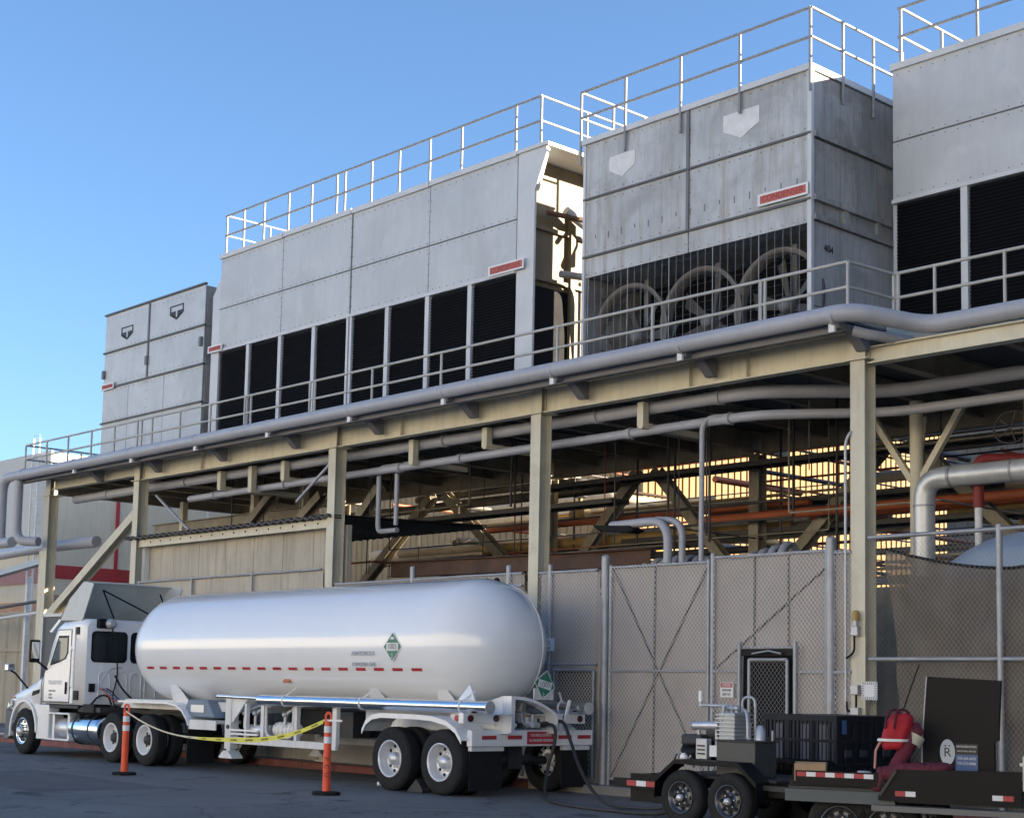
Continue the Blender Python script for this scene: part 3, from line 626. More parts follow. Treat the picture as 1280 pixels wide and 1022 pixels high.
# left of the tanker, behind it
fence('low fence run with thin rail in front of the tan siding at left', -34.0, -26.4, .13, 4.05, [(-33.9, .028, 4.08), (-31.5, .028, 4.08), (-29.0, .028, 4.08)], (4.05,), mesh=False, m_cloth=wallsid, seed=1)
f = fence('grey fence run behind the tank with a pipe rail on top', -25.9, -20.3, .13, 3.72, [(-23.4, .055, 3.95), (-20.65, .055, 3.85)], (3.72, 3.5), seed=2)
for i in range(4):
    c = MB(); c.cyl((-21.75 + i * .27, FY - .05, 3.6), (-21.75 + i * .27, FY - .02, 3.6), .06, 12); part('round_vent', c, louver_m, f)
# narrow pane between the column and the big gate post, with a door below
f = fence('narrow fence pane with a mesh door under it beside the tank end', -19.85, -18.42, .13, 3.7, [(-19.58, .045, 3.82), (-18.24, .075, 3.9)], (3.7, 2.1), seed=3)
c = MB()
for a, b in (((-19.4, .2), (-19.4, 2.0)), ((-18.45, .2), (-18.45, 2.0)), ((-19.4, 2.0), (-18.45, 2.0)), ((-19.4, .95), (-18.45, .95))): c.tube([(a[0], FY - .05, a[1]), (b[0], FY - .05, b[1])], .028, 8)
part('door_frame', c, galv_post, f)
c = MB(); c.box(-19.38, -18.47, FY + .02, FY + .035, .2, 1.98); part('door_sheet', c, dark_screen, f)
t = thing('small_sign', 'small white notice plate on the fence post right of the tank', 'sign', (-19.62, FY - .06, 2.42))
c = MB(); c.box(-19.85, -19.38, FY - .08, FY - .065, 2.33, 2.55); part('plate', c, white_p, t)
text('lettering', 'NOTICE', .1, (-19.62, FY - .083, 2.47), grey_p, t, sx=.8); text('lettering', 'KEEP CLEAR', .07, (-19.62, FY - .083, 2.38), grey_p, t, sx=.8)
# gate with the X brace
f = fence('tall mesh gate with a crossed X brace behind the pump trailer', -18.13, -15.98, .22, 3.74, [(-18.12, .03, 3.75), (-15.99, .03, 3.75)], (3.72, 2.0, .22), cat='gate', name='fence_gate', diag=[((-18.1, 3.7), (-16.0, .25)), ((-18.1, .25), (-16.0, 3.7)), ((-17.15, .25), (-17.15, 3.7))], seed=4, rr=.022)
# panel with the personnel door
f = fence('mesh panel with a small door and one slanting brace', -15.9, -13.72, .13, 3.8, [(-15.9, .04, 3.84), (-13.72, .045, 3.84)], (3.78,), seed=5,
          diag=[((-15.85, 2.05), (-13.75, 3.55)), ((-15.1, 2.35), (-15.1, 3.75)), ((-14.45, 2.35), (-14.45, 3.75))], holes=[(-15.9, -15.32, .13, 3.8), (-15.32, -14.3, 2.36, 3.8), (-14.3, -13.72, .13, 3.8)])
c = MB()
for a, b in (((-15.9, 2.0), (-15.32, 2.0)), ((-14.3, 2.0), (-13.72, 2.0)), ((-15.32, 2.36), (-14.3, 2.36))): c.tube([(a[0], FY, a[1]), (b[0], FY, b[1])], .02, 8)
part('rail', c, galv_post, f)
d = thing('fence_door', 'dark mesh personnel door in a steel frame in the fence', 'door', (-14.8, FY, .12))
for x in (-15.34, -14.28): c = MB(); c.tube([(x, FY - .03, .12), (x, FY - .03, 2.45)], .035, 10); part('jamb', c, galv_post, d)
c = MB(); c.box(-15.32, -14.3, FY - .03, FY + .02, 2.24, 2.34); part('head', c, black, d)
c = MB()
for a, b in (((-15.14, .2), (-15.14, 2.18)), ((-14.42, .2), (-14.42, 2.18)), ((-15.14, 2.18), (-14.42, 2.18)), ((-15.14, .2), (-14.42, .2))): c.tube([(a[0], FY - .04, a[1]), (b[0], FY - .04, b[1])], .028, 8)
fr = part('leaf_frame', c, galv_post, d)
part('wire_mesh', wires(-15.14, -14.42, .2, 2.18, FY - .045, r=.0026), mesh_dull, d, kind='stuff')
c = MB(); c.box(-15.30, -14.32, FY + .02, FY + .04, .13, 2.24); part('backing_sheet', c, louver_m, d)
c = MB(); c.tube([(-15.05, FY - .09, 2.27), (-14.7, FY - .13, 2.31), (-14.5, FY - .09, 2.27)], .015, 6); part('closer_arm', c, galv_post, d)
t = thing('danger_sign', 'small red and white warning sign on the fence left of the personnel door', 'sign', (-15.63, FY - .03, 1.8))
c = MB(); c.box(-15.70, -15.44, FY - .05, FY - .035, 1.60, 1.83); part('plate', c, white_p, t, bevel=.005)
c = MB(); c.box(-15.685, -15.455, FY - .054, FY - .05, 1.755, 1.82); part('red_band', c, tower_sign_red, t)
text('lettering', 'DANGER', .055, (-15.57, FY - .056, 1.787), white_p, t, sx=.75); text('lettering', 'AMMONIA', .055, (-15.57, FY - .052, 1.71), black_p, t, sx=.7); text('lettering', 'KEEP OUT', .055, (-15.57, FY - .052, 1.645), black_p, t, sx=.65)
# strip beside the right-hand column
fence('narrow mesh strip between a fat post and the right column', -13.62, -13.3, .13, 3.78, [(-13.66, .075, 3.95)], (3.74, 2.0), seed=6)
# open section with the sagging dark screen
X0, X1 = -13.0, -6.5
f = fence('open chain link section with a sagging dark screen at right', X0, X1, .13, 3.93, [(-10.93, .045, 3.98), (-8.6, .045, 3.98)], (3.93, 2.19), wall=False, seed=7, rr=.03)
def scr(u, v):
    x = -12.75 + .22 * (1 - v) + u * (X1 + 12.75)
    top = 3.76 - .34 * math.sin(min(1., u * 3.3) * math.pi / 2) + .14 * max(0, u - .3) * 2 * abs(math.sin(u * 5))
    z = .2 + (top - .2) * v
    w = .06 * math.sin((x + z * .9) * 2.2) * (.3 + v) + .035 * math.sin((x - z * 1.1) * 5.1 + math.sin(z * 2)) * (.4 + .6 * v) + .03 * math.sin((x * .7 + z) * 8.3 + math.sin(x * 3)) * v
    return (x, FY + .12 + w, z)
part('dark_screen', MB().grid(scr, 110, 44), dark_screen, f)
c = MB(); c.tube([tuple(Vector(scr(i / 110, 1)) + Vector((0, -.02, 0))) for i in range(111)], .022, 6); part('screen_hem', c, blackflat, f)
part('wire_mesh', MB()._add([(0, 0, -1), (0, .001, -1), (.001, 0, -1)], [(0, 1, 2)]), mesh_m, f) if False else None
for x, z in ((-13.02, 3.35), (-13.0, 3.2), (-12.78, 2.35), (-12.68, 2.36)):
    pass

# things fixed to the right column
cx = -13.19
el = thing('beacon_light', 'amber warning beacon and grey boxes with conduit on the right column', 'beacon', (cx, FY - .04, 2.3))
c = MB(); c.tube(rpath([(cx - .19, FY - .03, .6), (cx - .19, FY - .03, 5.35), (cx - .11, FY - .03, 5.5), (cx - .11, FY + .3, 5.6)], .15, 5), .022, 8); part('conduit', c, galv, el)
c = MB(); c.box(cx - .06, cx + .06, FY - .1, FY - .005, 2.52, 2.66); part('junction_box', c, galv, el, bevel=.01)
c = MB(); c.lathe([(.055, 0), (.055, .1), (.04, .14), (.001, .15)], (cx + .01, FY - .07, 2.74), (0, 0, 1), 14); part('amber_dome', c, pipe_yel, el)
c = MB(); c.cyl((cx + .01, FY - .07, 2.66), (cx + .01, FY - .07, 2.74), .04, 10); part('stem', c, galv, el)
c = MB(); c.box(cx - .07, cx + .06, FY - .1, FY - .005, 1.68, 1.82); part('switch_box', c, galv, el, bevel=.01)
c = MB(); c.box(cx - .07, cx + .07, FY - .1, FY - .005, 1.36, 1.5); part('switch_box', c, galv, el, bevel=.01)
c = MB(); c.tube(rpath([(cx - .02, FY - .06, 2.52), (cx - .02, FY - .06, 2.28), (cx - .16, FY - .06, 2.2)], .12, 5), .016, 6); part('cable', c, blackflat, el)
c = MB(); c.tube(rpath([(cx + .01, FY - .06, 1.68), (cx + .01, FY - .06, 1.46), (cx - .15, FY - .06, 1.43), (cx - .15, FY - .06, 1.58)], .1, 5), .016, 6); part('cable', c, blackflat, el)
t = thing('hatched_sign', 'white square notice with a striped border beside the right column', 'sign', (-12.92, FY - .1, 1.3))
c = MB(); c.box(-13.04, -12.78, FY - .13, FY - .115, 1.61, 1.87); part('plate', c, white_p, t)
c = MB()
for i in range(7):
    for zz in (1.614, 1.826):
        x = -13.03 + i * .036; c.prism([(x, FY - .13, zz), (x + .018, FY - .13, zz), (x + .032, FY - .13, zz + .04), (x + .014, FY - .13, zz + .04)], (0, -.002, 0))
for i in range(5):
    for xx in (-13.036, -12.825):
        z = 1.655 + i * .034; c.prism([(xx, FY - .13, z), (xx + .04, FY - .13, z + .014), (xx + .04, FY - .13, z + .03), (xx, FY - .13, z + .016)], (0, -.002, 0))
part('striped_border', c, grey_p, t, kind='stuff')

# ------------------------------------------------------------------ low building with tan siding, left
sw = thing('sided_building', 'low tan sided building with a dark corrugated roof edge behind the tanker', 'building', (-30.2, 19.3, 0))
WY = 19.25
xs = [-34.1, -32.95, -31.8, -30.65, -29.5, -28.35, -27.2, -26.0]
for i in range(7):
    c = MB(); c.box(xs[i] + .008, xs[i + 1] - .008, WY, WY + .06, .1, 4.98); part('siding_panel', c, wallsid, sw)
c = MB(); c.box(-34.1, -26.0, WY + .06, WY + .1, .1, 4.98); c.box(-34.1, -34.0, WY + .1, 23, .1, 4.9); part('wall', c, wallsid, sw)
c = MB(); c.box(-34.3, -26.3, 18.98, 19.06, 4.92, 5.1); fa = part('fascia', c, tan, sw)
for i in range(16): c = MB(); c.cyl((-33.6 + i * .46, 18.975, 5.02), (-33.6 + i * .46, 18.982, 5.02), .025, 8); part('bolt', c, black, fa)
c = MB(); n_ = 120
vs = []
for i in range(n_ + 1):
    x = -34.6 + i * (8.5 / n_); dz = .03 * math.sin(i * 1.6)
    vs += [(x, 18.82, 5.16 + dz), (x, 23.2, 5.30 + dz)]
c._add(vs, [(2 * i, 2 * i + 1, 2 * i + 3, 2 * i + 2) for i in range(n_)], True)
c._add([(x, y, z - .05) for x, y, z in vs], [(2 * i, 2 * i + 1, 2 * i + 3, 2 * i + 2) for i in range(n_)], True)
c._add([q for p in vs[::2] for q in (p, (p[0], p[1], p[2] - .05))], [(2 * i, 2 * i + 1, 2 * i + 3, 2 * i + 2) for i in range(n_)])
part('roof_sheet', c, roof_m, sw)
c = MB(); c.box(-34.2, -34.08, 19.1, 19.24, 3.2, 4.95); part('corner_trim', c, white_old, sw)

# ------------------------------------------------------------------ plant behind and below the deck
rb = thing('process_building', 'tan corrugated plant building standing behind the platform pipes', 'building', (-36, 33, 0))
c = MB(); c.corr((-50, 33, 0), (1, 0, 0), (0, -1, 0), 19.6, 11, .3, .04); part('front_siding', c, int_tan, rb)
c = MB(); c.corr((-30.4, 33, 0), (0, 1, 0), (1, 0, 0), 16, 11, .3, .04); part('side_siding', c, glow_sid, rb)
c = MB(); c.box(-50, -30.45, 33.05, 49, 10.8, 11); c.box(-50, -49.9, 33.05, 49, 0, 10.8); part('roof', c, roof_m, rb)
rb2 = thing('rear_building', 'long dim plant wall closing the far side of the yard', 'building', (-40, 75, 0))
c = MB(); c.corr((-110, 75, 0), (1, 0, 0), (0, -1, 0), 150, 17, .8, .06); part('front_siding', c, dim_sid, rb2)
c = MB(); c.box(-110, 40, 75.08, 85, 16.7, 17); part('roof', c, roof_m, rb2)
# plant hall to the right of the view: it shades the yard
rh = thing('plant_hall', 'tall grey plant hall right of the platform beyond the frame', 'building', (14, 24, 0))
c = MB(); c.box(2.5, 26, 8, 60, 0, 16); part('walls', c, beige_lt, rh)
c = MB(); c.box(2.3, 26.2, 7.8, 60.2, 16, 16.3); part('roof', c, roof_m, rh)

# added unseen block behind the camera, bounces warm sunlight onto the shaded fronts
wr_ = thing('bounce_block', 'long pale added block behind the viewpoint, unseen, bouncing sunlight', 'building', (-35, -60, 0))
c = MB(); c.box(-170, 60, -80, -50, 0, 22); part('walls', c, beige_lt, wr_)
c = MB(); c.box(-170.3, 60.3, -80.3, -49.7, 22, 22.3); part('roof', c, roof_m, wr_)

lw = thing('shed_wall', 'low tan corrugated shed wall far behind the gate under the pipes', 'shed', (-30, 32, 0))
c = MB(); c.corr((-36, 31.6, 0), (1, 0, 0), (0, -1, 0), 11.5, 4.75, .3, .05); part('siding', c, M('pale_tan_siding', (.55, .47, .31), .7, var=.15, streak=.25), lw)
c = MB(); c.box(-36, -24.5, 31.55, 33, 4.75, 4.85); part('roof', c, roof_m, lw)

# pipe racks under the deck
PG = 'pipes racked under the deck'
rows = []
def runs(spec):
    for lab, y, z, xa, xb, r, m in spec:
        pipe('rack_pipe', lab, [(xa, y, z), (xb, y, z)], r, m, n=10, group=PG)
runs([
 ('long orange pipe running level behind the chevron braces', 24.75, 5.22, -21.2, -6, .10, pipe_or),
 ('thin orange pipe just above the long orange pipe', 25.6, 5.55, -29, -19, .07, pipe_or),
 ('ochre pipe lowest of the coloured rack pipes', 25.7, 5.1, -29, -19.5, .12, pipe_yel),
 ('fat ochre pipe in the middle of the rack', 26.6, 5.75, -30, -21, .13, pipe_yel),
 ('tan insulated pipe low in the rack left of centre', 27.0, 5.35, -34, -20, .13, pipe_tan),
 ('tan insulated pipe high in the rack left of centre', 28.5, 6.2, -35, -24, .16, pipe_tan),
 ('thin tan pipe along the rack', 26.2, 4.95, -34, -17, .05, pipe_tan),
 ('fat tan duct behind the left chevron brace', 29.2, 5.6, -38, -28, .22, pipe_tan),
 ('dark pipe under the joists left', 25.7, 6.3, -36, -24, .12, pipe_dk),
 ('dark pipe low behind the concrete wall', 25.8, 4.9, -31, -22, .1, pipe_dk),
 ('second dark pipe low behind the concrete wall', 21.8, 4.3, -27, -19.8, .07, pipe_dk),
 ('grey tan pipe at mid height crossing behind the right column', 26.6, 5.65, -21, -8, .13, pipe_tan),
 ('tan pipe behind the round column', 26.8, 6.1, -18.5, -6, .12, pipe_tan),
 ('green pipe low behind the front column', 26.3, 4.2, -28, -20, .07, M('green_pipe_paint', (.07, .13, .07), .6, var=.3)),
 ('dark thin line crossing in front of the braces', 24.4, 5.45, -21.5, -6, .035, pipe_dk),
 ('dark sagging line low behind the fence top', 22.4, 4.1, -19, -11, .06, pipe_dk)])
pipe_gr = M('dull_grey_pipe', (.15, .15, .155), .55, var=.25)
USED = {}
def uniq(lab, *alts):
    for a in ('',) + alts:
        q = lab + a
        if q not in USED and len(q.split()) <= 16: USED[q] = 1; return q
    return lab
def bay(x): return 'left end bay' if x < -34.3 else 'bay above the tan siding' if x < -26.2 else 'bay above the tank' if x < -20 else 'bay above the gate' if x < -13.2 else 'right end bay'
def hgt(z): return 'low' if z < 4.9 else 'mid height' if z < 5.7 else 'high'
CM = [('dark', pipe_dk), ('dark', pipe_dk), ('brown', rust), ('tan', pipe_tan), ('grey', pipe_gr), ('ochre', pipe_yel), ('orange', pipe_or), ('drab', tan_dk)]
for i in range(72):
    y = rnd.uniform(22.0, 24.6) if i < 10 else rnd.uniform(25.7, 31); z = rnd.uniform(4.6, 6.45) if i < 10 else rnd.uniform(4.0, 7.2); xa = rnd.uniform(-36, -12); L = rnd.uniform(2.5, 10); r_ = rnd.choice([.012, .015, .02, .02, .025, .03, .05, .08][:5 if i < 10 else 8]) if xa + L > -24 or i < 10 else rnd.choice([.02, .03, .03, .045, .06, .09, .13])
    nm, m_ = CM[rnd.randrange(8)] if y > 22.5 else CM[rnd.choice([0, 1, 2, 4, 7])]
    xb = min(xa + L, -3); pts = [(xa, y, z), (xb, y, z)]
    pts.append((xb, y, 6.98) if rnd.random() < .5 and y < 25 else (xb, y + rnd.uniform(1, 4), z)); pts.insert(0, (xa, y, 6.98) if rnd.random() < .4 and y < 25 else (xa, y + rnd.uniform(1, 4), z))
    lab = '%s %s pipe running %s in the %s' % ('thin' if r_ < .04 else 'slim' if r_ < .08 else 'fat', nm, hgt(z), bay(xa + L / 2))
    x_m = xa + L / 2; fb_ = ', front layer' if y < 23 else ', middle layer' if y < 25 else ', behind the braces' if y < 28 else ', back layer'
    sh_ = ', short' if L < 5 else ', long'; lf_ = ', at its left' if (x_m + 40) % 7 < 3.5 else ', at its right'
    lab = uniq(lab, fb_, sh_, lf_, fb_ + sh_, fb_ + lf_, sh_ + lf_)
    pipe('rack_pipe', lab, pts, r_, m_, r_ * 3, n=8, group='pipes crowded under the deck')
for i in range(40):
    y = rnd.uniform(20.3, 26); x = rnd.uniform(-34, -9); z = rnd.uniform(3.7, 5.4); r_ = rnd.choice([.010, .012, .016, .025])
    pipe('hanger_rod', uniq('%s dark rod hanging %s in the %s' % ('thin' if r_ < .02 else 'stout', 'near the front' if y < 23 else 'midway back' if y < 24.8 else 'far back', bay(x)), ', long' if z < 4.3 else ', short', ', at its left' if (x + 40) % 7 < 3.5 else ', at its right', ', left of its middle' if (x + 40) % 3 < 1.5 else ', right of its middle', ', very front' if y < 21.5 else ', behind the front rods', ', thinnest' if r_ < .011 else ', not thinnest', ', nearest its columns' if (x + 40) % 2 < 1 else ', away from its columns'), [(x, y, z), (x, y, 6.95)], r_, pipe_dk, n=6, group='hanger rods under the deck')
for i in range(22):
    x = rnd.uniform(-34, -10); z = rnd.uniform(4.6, 6.9); y = rnd.uniform(25.5, 28); r_ = rnd.choice([.04, .05, .08])
    nm, m_ = CM[rnd.randrange(8)]
    pipe('cross_pipe', uniq('%s %s pipe crossing front to back %s in the %s' % ('slim' if r_ < .06 else 'fat', nm, hgt(z), bay(x)), ', nearer', ', further'), [(x, y, z), (x, y + rnd.uniform(2, 6), z)], r_, m_, n=8, group='cross pipes under the deck')
for k_, (xa, xb, y, z) in enumerate(((-29, -15, 25.9, 5.62), (-26, -12, 24.4, 6.2), (-24, -12, 25.6, 5.0), (-34, -22, 23.2, 5.55))):
    t = thing('cable_tray', 'dark ladder cable tray %s under the deck' % ['midway up the lit right bays', 'highest and furthest back', 'low in front of the glowing wall', 'over the tan siding at left'][k_], 'cable tray', (xa, y, z), group='cable trays under the deck')
    for s_ in (-.25, .25): c = MB(); c.bar((xa, y + s_, z), (xb, y + s_, z), .03, .1); part('side_rail', c, pipe_dk, t)
    for i in range(int((xb - xa) / .45)): c = MB(); c.bar((xa + .2 + i * .45, y - .24, z - .02), (xa + .2 + i * .45, y + .24, z - .02), .05, .03); part('rung', c, pipe_dk, t)
    for i in range(5): c = MB(); c.tube([(xa, y - .18 + i * .09, z + .03), ((xa + xb) / 2, y - .16 + i * .085, z + .02), (xb, y - .18 + i * .09, z + .03)], .025, 6); part('cable', c, pipe_dk, t)
# valves with bonnets hung on the rack
for i in range(10):
    x, y, z = rnd.uniform(-27, -11), rnd.uniform(22, 28), rnd.uniform(4.4, 6)
    y += 3.6
    t = thing('valve', uniq('%s valve body with a wheel %s in the %s' % (['drab', 'rusty', 'ochre'][i % 3], hgt(z), bay(x)), ', nearer', ', further'), 'valve', (x, y, z), group='valves under the deck')
    m_ = [tan_dk, rust, pipe_yel][i % 3]
    c = MB(); c.sphere((x, y, z), .16, 10); c.cyl((x - .25, y, z), (x + .25, y, z), .13, 10); part('body', c, m_, t)
    c = MB(); c.cyl((x, y, z), (x, y, z + .4), .05, 8); part('bonnet', c, m_, t); c = MB(); c.lathe([(.16, -.015), (.175, 0), (.16, .015), (.145, 0), (.16, -.015)], (x, y, z + .42), (0, 0, 1), 16); part('handwheel', c, pipe_dk, t)
solo('rusty_beam', MB().ibeam((-26, 20.4, 4.12), (-18.6, 20.4, 4.02), .32, .22), rust, 'rusty brown beam lying level behind the fence top', 'beam', (-22, 20.4, 4))
# coiled duct sleeves above the gate
for i in range(15):
    x = -19.0 + i * .235; r_ = .3 + .06 * math.sin(i * .5)
    c = MB(); c.lathe([(r_ * math.cos(a) * .12 + r_, .07 * math.sin(a)) for a in [k_ * math.pi / 4 for k_ in range(9)]], (x, 20.6 + .0 * i, 3.62 + .012 * i), (1, .18, 0), 22)
    solo('duct_ring', c, pipe_m, '%s grey rib of the flexible duct behind the fence top' % ('first second third fourth fifth sixth seventh eighth ninth tenth eleventh twelfth thirteenth fourteenth last'.split()[i] + ' from the left,'), 'duct ring', (x, 20.6, 3.6), 'rings of the ribbed duct')
# round column with three struts at right
rc = thing('strut_column', 'round tan column with slanting struts near its top behind the right fence', 'column', (-14.2, 22, .12))
c = MB(); c.cyl((-14.2, 22, .12), (-14.2, 22, 6.5), .11, 16); part('shaft', c, tan, rc)
for dx, dy in ((-.9, 0), (.9, 0), (-.5, 1.0)): c = MB(); c.bar((-14.2 + dx * .1, 22 + dy * .1, 5.2), (-14.2 + dx, 22 + dy, 6.4), .1, .1); part('strut', c, tan, rc)
ep = thing('insulated_pipe', 'fat silver insulated pipe with an elbow turning down behind the right fence', 'pipe', (-13.4, 21, 3.5))
c = MB(); c.tube(rpath([(-13.42, 21, 3.5), (-13.42, 21, 5.04), (-8, 21, 5.04)], .34, 8), .165, 18); part('pipe_run', c, insul, ep)
for q in (((-13.42, 21, 4.6), (-13.42, 21, 4.63)), ((-12.95, 21, 5.04), (-12.9, 21, 5.04)), ((-11.9, 21, 5.04), (-11.87, 21, 5.04))): c = MB(); c.tube(list(q), .176, 18); part('band', c, galv_post, ep)
pipe('riser_pipe', 'red and white riser pipe behind the right fence', [(-12.6, 21.2, .12), (-12.6, 21.2, 4.55)], .06, white_old)
pipe('riser_pipe', 'red pipe stub above the white riser behind the right fence', [(-12.6, 21.2, 4.56), (-12.6, 21.2, 5.3), (-11.9, 21.8, 5.3)], .085, M('red_pipe_paint', (.25, .03, .025), .6, var=.25), .15)
pipe('riser_pipe', 'tan upright pipe right of the red riser', [(-12.4, 22.4, .12), (-12.4, 22.4, 6.4)], .1, tan_dk)
bt = solo('vessel', MB().grid(lambda u, v: (-12.35 + 3.2 * u, 20.3 + .85 * math.cos(math.pi * (1 - v)) * (-1), 3.3 + .75 * math.sin(math.pi * v) ** .7 * (1 - .8 * (1 - u) ** 8)), 16, 14), blue_tank, 'pale blue rounded vessel top seen over the right fence', 'tank', (-11.2, 20.3, 3.3))
eq = thing('equipment_skid', 'dark tangle of valves and boxes behind the right fence', 'machinery', (-12.5, 22.8, .12))
for i, (x, y, z, a, b, h) in enumerate(((-15.5, 23, .12, 1.2, .8, 3.4), (-12.0, 24, .12, 2.6, 1.2, 3.2), (-13.3, 21.6, .12, .3, .3, 3.6), (-9.5, 22.5, .12, 1.8, 1.2, 3.3), (-17.6, 22.8, .12, 1.6, 1.0, 3.1))):
    c = MB(); c.box(x - a / 2, x + a / 2, y - b / 2, y + b / 2, z, z + h); part('cabinet', c, [tan_dk, pipe_tan, galv_post, black, tan_dk][i], eq, bevel=.03)
c = MB(); c.lathe([(.26, -.015), (.275, 0), (.26, .015), (.245, 0), (.26, -.015)], (-12.1, 21.3, 5.75), (.2, -1, .2), 24); hw = part('handwheel', c, pipe_dk, eq)
for a in range(5): c = MB(); c.tube([(-12.1, 21.3, 5.75), (-12.1 + .25 * math.cos(a * 1.2566), 21.3, 5.75 + .25 * math.sin(a * 1.2566))], .012, 5); part('spoke', c, pipe_dk, hw)

# ------------------------------------------------------------------ far left: pale building with a striped wall, tan fence
lb = thing('striped_building', 'pale building with red and orange stripes at the far left', 'building', (-60, 30, 0))
c = MB(); c.box(-110, -55, 26.75, 70, 0, 10.25); part('walls', c, beige_side, lb)
c = MB(); c.box(-110, -54.9, 26.65, 26.74, 6.4, 10.3); part('pale_cladding', c, beige_lt, lb)
c = MB(); c.box(-54.99, -54.96, 26.74, 60, 5.48, 5.98); part('red_stripe', c, stripe_red, lb)
c = MB(); c.box(-54.99, -54.96, 26.74, 60, 4.3, 4.85); part('orange_stripe', c, stripe_or, lb)
c = MB(); c.box(-110, -55, 26.68, 26.72, 5.3, 5.9); part('red_stripe', c, M('faded_pink_stripe', (.42, .22, .20), .8), lb)
c = MB(); c.box(-110, -55, 26.68, 26.72, 4.1, 4.6); part('orange_stripe', c, M('faded_orange_stripe', (.46, .27, .17), .8), lb)
for y in (29.5, 33.5): c = MB(); c.box(-54.97, -54.9, y, y + .12, 5.0, 8.7); part('downpipe', c, red_p if y < 30 else white_old, lb)
lf = thing('sheet_fence', 'tan corrugated sheet fence at the far left behind the truck', 'fence', (-58, 25.9, 0))
c = MB(); c.corr((-80, 26.3, 0), (1, 0, 0), (0, -1, 0), 26, 4.1, 1.0, .06); part('sheet', c, fence_tan, lf)
c = MB(); c.box(-80, -54, 26.2, 26.36, 4.08, 4.2); part('cap_rail', c, fence_tan, lf); c = MB(); c.box(-80, -54, 26.2, 26.26, 2.7, 2.8); part('rail', c, fence_tan, lf)
pipe('yard_pipe', 'grey pipe coming in from the left past the first column', [(-60, 23.5, 5.7), (-41, 19.6, 5.3), (-37.5, 19.6, 5.3)], .15, pipe_m, .8, 14)
sf = thing('pipe_support', 'tan pipe support frame at the far left edge', 'pipe support', (-45, 22, 0))
for x, y, w in ((-40.5, 19.6, .2), (-47.5, 22.5, .14)): c = MB(); c.bar((x, y, 0), (x, y, 5.3 if w > .15 else 4.9), w, w, (0, 1, 0)); part('post', c, tan if w > .15 else white_old, sf)
c = MB(); c.bar((-52, 22.6, 4.95), (-40.5, 19.7, 4.95), .25, .16); part('cross_beam', c, pipe_m, sf)
for z in (4.0, 3.65): c = MB(); c.tube([(-60, 25.0, z), (-41, 20.5, z)], .05, 8); part('rail', c, pipe_dk if z > 3.8 else white_old, sf)
c = MB(); c.box(-43.4, -42.9, 20.9, 21.2, 2.9, 3.9); part('electrical_box', c, galv_post, sf)
ld = thing('roof_ladder', 'caged ladder up the pale far left wall', 'ladder', (-55.6, 26.3, 0))
for x in (-55.9, -55.4): c = MB(); c.bar((x, 26.4, 2), (x, 26.4, 10.8), .06, .06, (0, 1, 0)); part('stile', c, white_old, ld)
for i in range(30): c = MB(); c.tube([(-55.9, 26.4, 2.2 + .3 * i), (-55.4, 26.4, 2.2 + .3 * i)], .015, 5); part('rung', c, white_old, ld)
gs = thing('mesh_panel', 'framed grey mesh panel behind the truck cab', 'fence', (-36.5, 19.0, .12))
c = MB()
for a, b in (((-38.9, .2), (-38.9, 3.35)), ((-34.3, .2), (-34.3, 3.35)), ((-38.9, 3.35), (-34.3, 3.35)), ((-36.6, .2), (-36.6, 3.35))): c.bar((a[0], FY, a[1]), (b[0], FY, b[1]), .08, .06, (0, 1, 0))
part('frame', c, galv, gs)
c = MB(); c.box(-38.88, -34.3, FY + .02, FY + .03, .2, 3.33); part('mesh_sheet', c, seam_m, gs)

alu_rim = M('aluminium_rim', (.74, .74, .75), .38, metal=.4, var=.1, vs=5)
# ------------------------------------------------------------------ wheels
def truck_wheel(t, x, y, side, r=.51, w=.28, style='dish', dual=False, z=None):
    """wheel with its outer face at y; side=-1 looks towards the camera side"""
    z = r if z is None else z; ax = (0, side, 0); o = (x, y - side * w, z)      # org at inner face, axis outwards
    c = MB(); k_ = r / .51
    c.lathe([(.29 * k_, .0), (.40 * k_, -.0), (.47 * k_, .02), (.505 * k_, .05), (.51 * k_, .08), (.51 * k_, w - .07), (.50 * k_, w - .04), (.465 * k_, w - .01), (.40 * k_, w), (.33 * k_, w - .006), (.29 * k_, w - .015)], o, ax, 40)
    ty_ = part('tyre', c, tyre_m, t)
    c = MB()
    for h in (.2, .38, .5, .62, .8): c.lathe([(.512 * k_, w * h - .006), (.5125 * k_, w * h), (.512 * k_, w * h + .006)], o, ax, 40)
    part('tread_groove', c, blackflat, ty_, kind='stuff')
    rim_m = white if style == 'dish' else (alu_rim if style == 'alu' else alu)
    c = MB()
    dp = .17 if style != 'steer' else .03
    c.lathe([(.295 * k_, w - .02), (.30 * k_, w + .004), (.28 * k_, w + .006), (.268 * k_, w - .02), (.255 * k_, w - dp * .8), (.235 * k_, w - dp), (.10 * k_, w - dp + (.02 if style != 'steer' else .05))], o, ax, 36)
    rm = part('rim', c, rim_m, ty_)
    for i in range(10):
        a = i * math.pi / 5; q = Vector((math.cos(a), 0, math.sin(a)))
        c = MB(); p = Vector(o) + Vector(ax) * (w - dp + .006) + q * .205 * k_; c.cyl(p - Vector(ax) * .01, p + Vector(ax) * .012, .026 * k_, 10); part('hand_hole', c, black, rm)
        c = MB(); p = Vector(o) + Vector(ax) * (w - dp + .012 + (.03 if style == 'steer' else 0)) + q * .14 * k_; c.cyl(p, p + Vector(ax) * .04, .015, 8); part('lug_nut', c, steel_dk if style == 'steer' else alu, rm)
    c = MB(); c.lathe([(.11, w - dp), (.11, w - dp + .08), (.085, w - dp + .13), (.001, w - dp + .135)], o, ax, 20); part('hub', c, steel_dk if style == 'dish' else alu_dull, rm)
    return ty_

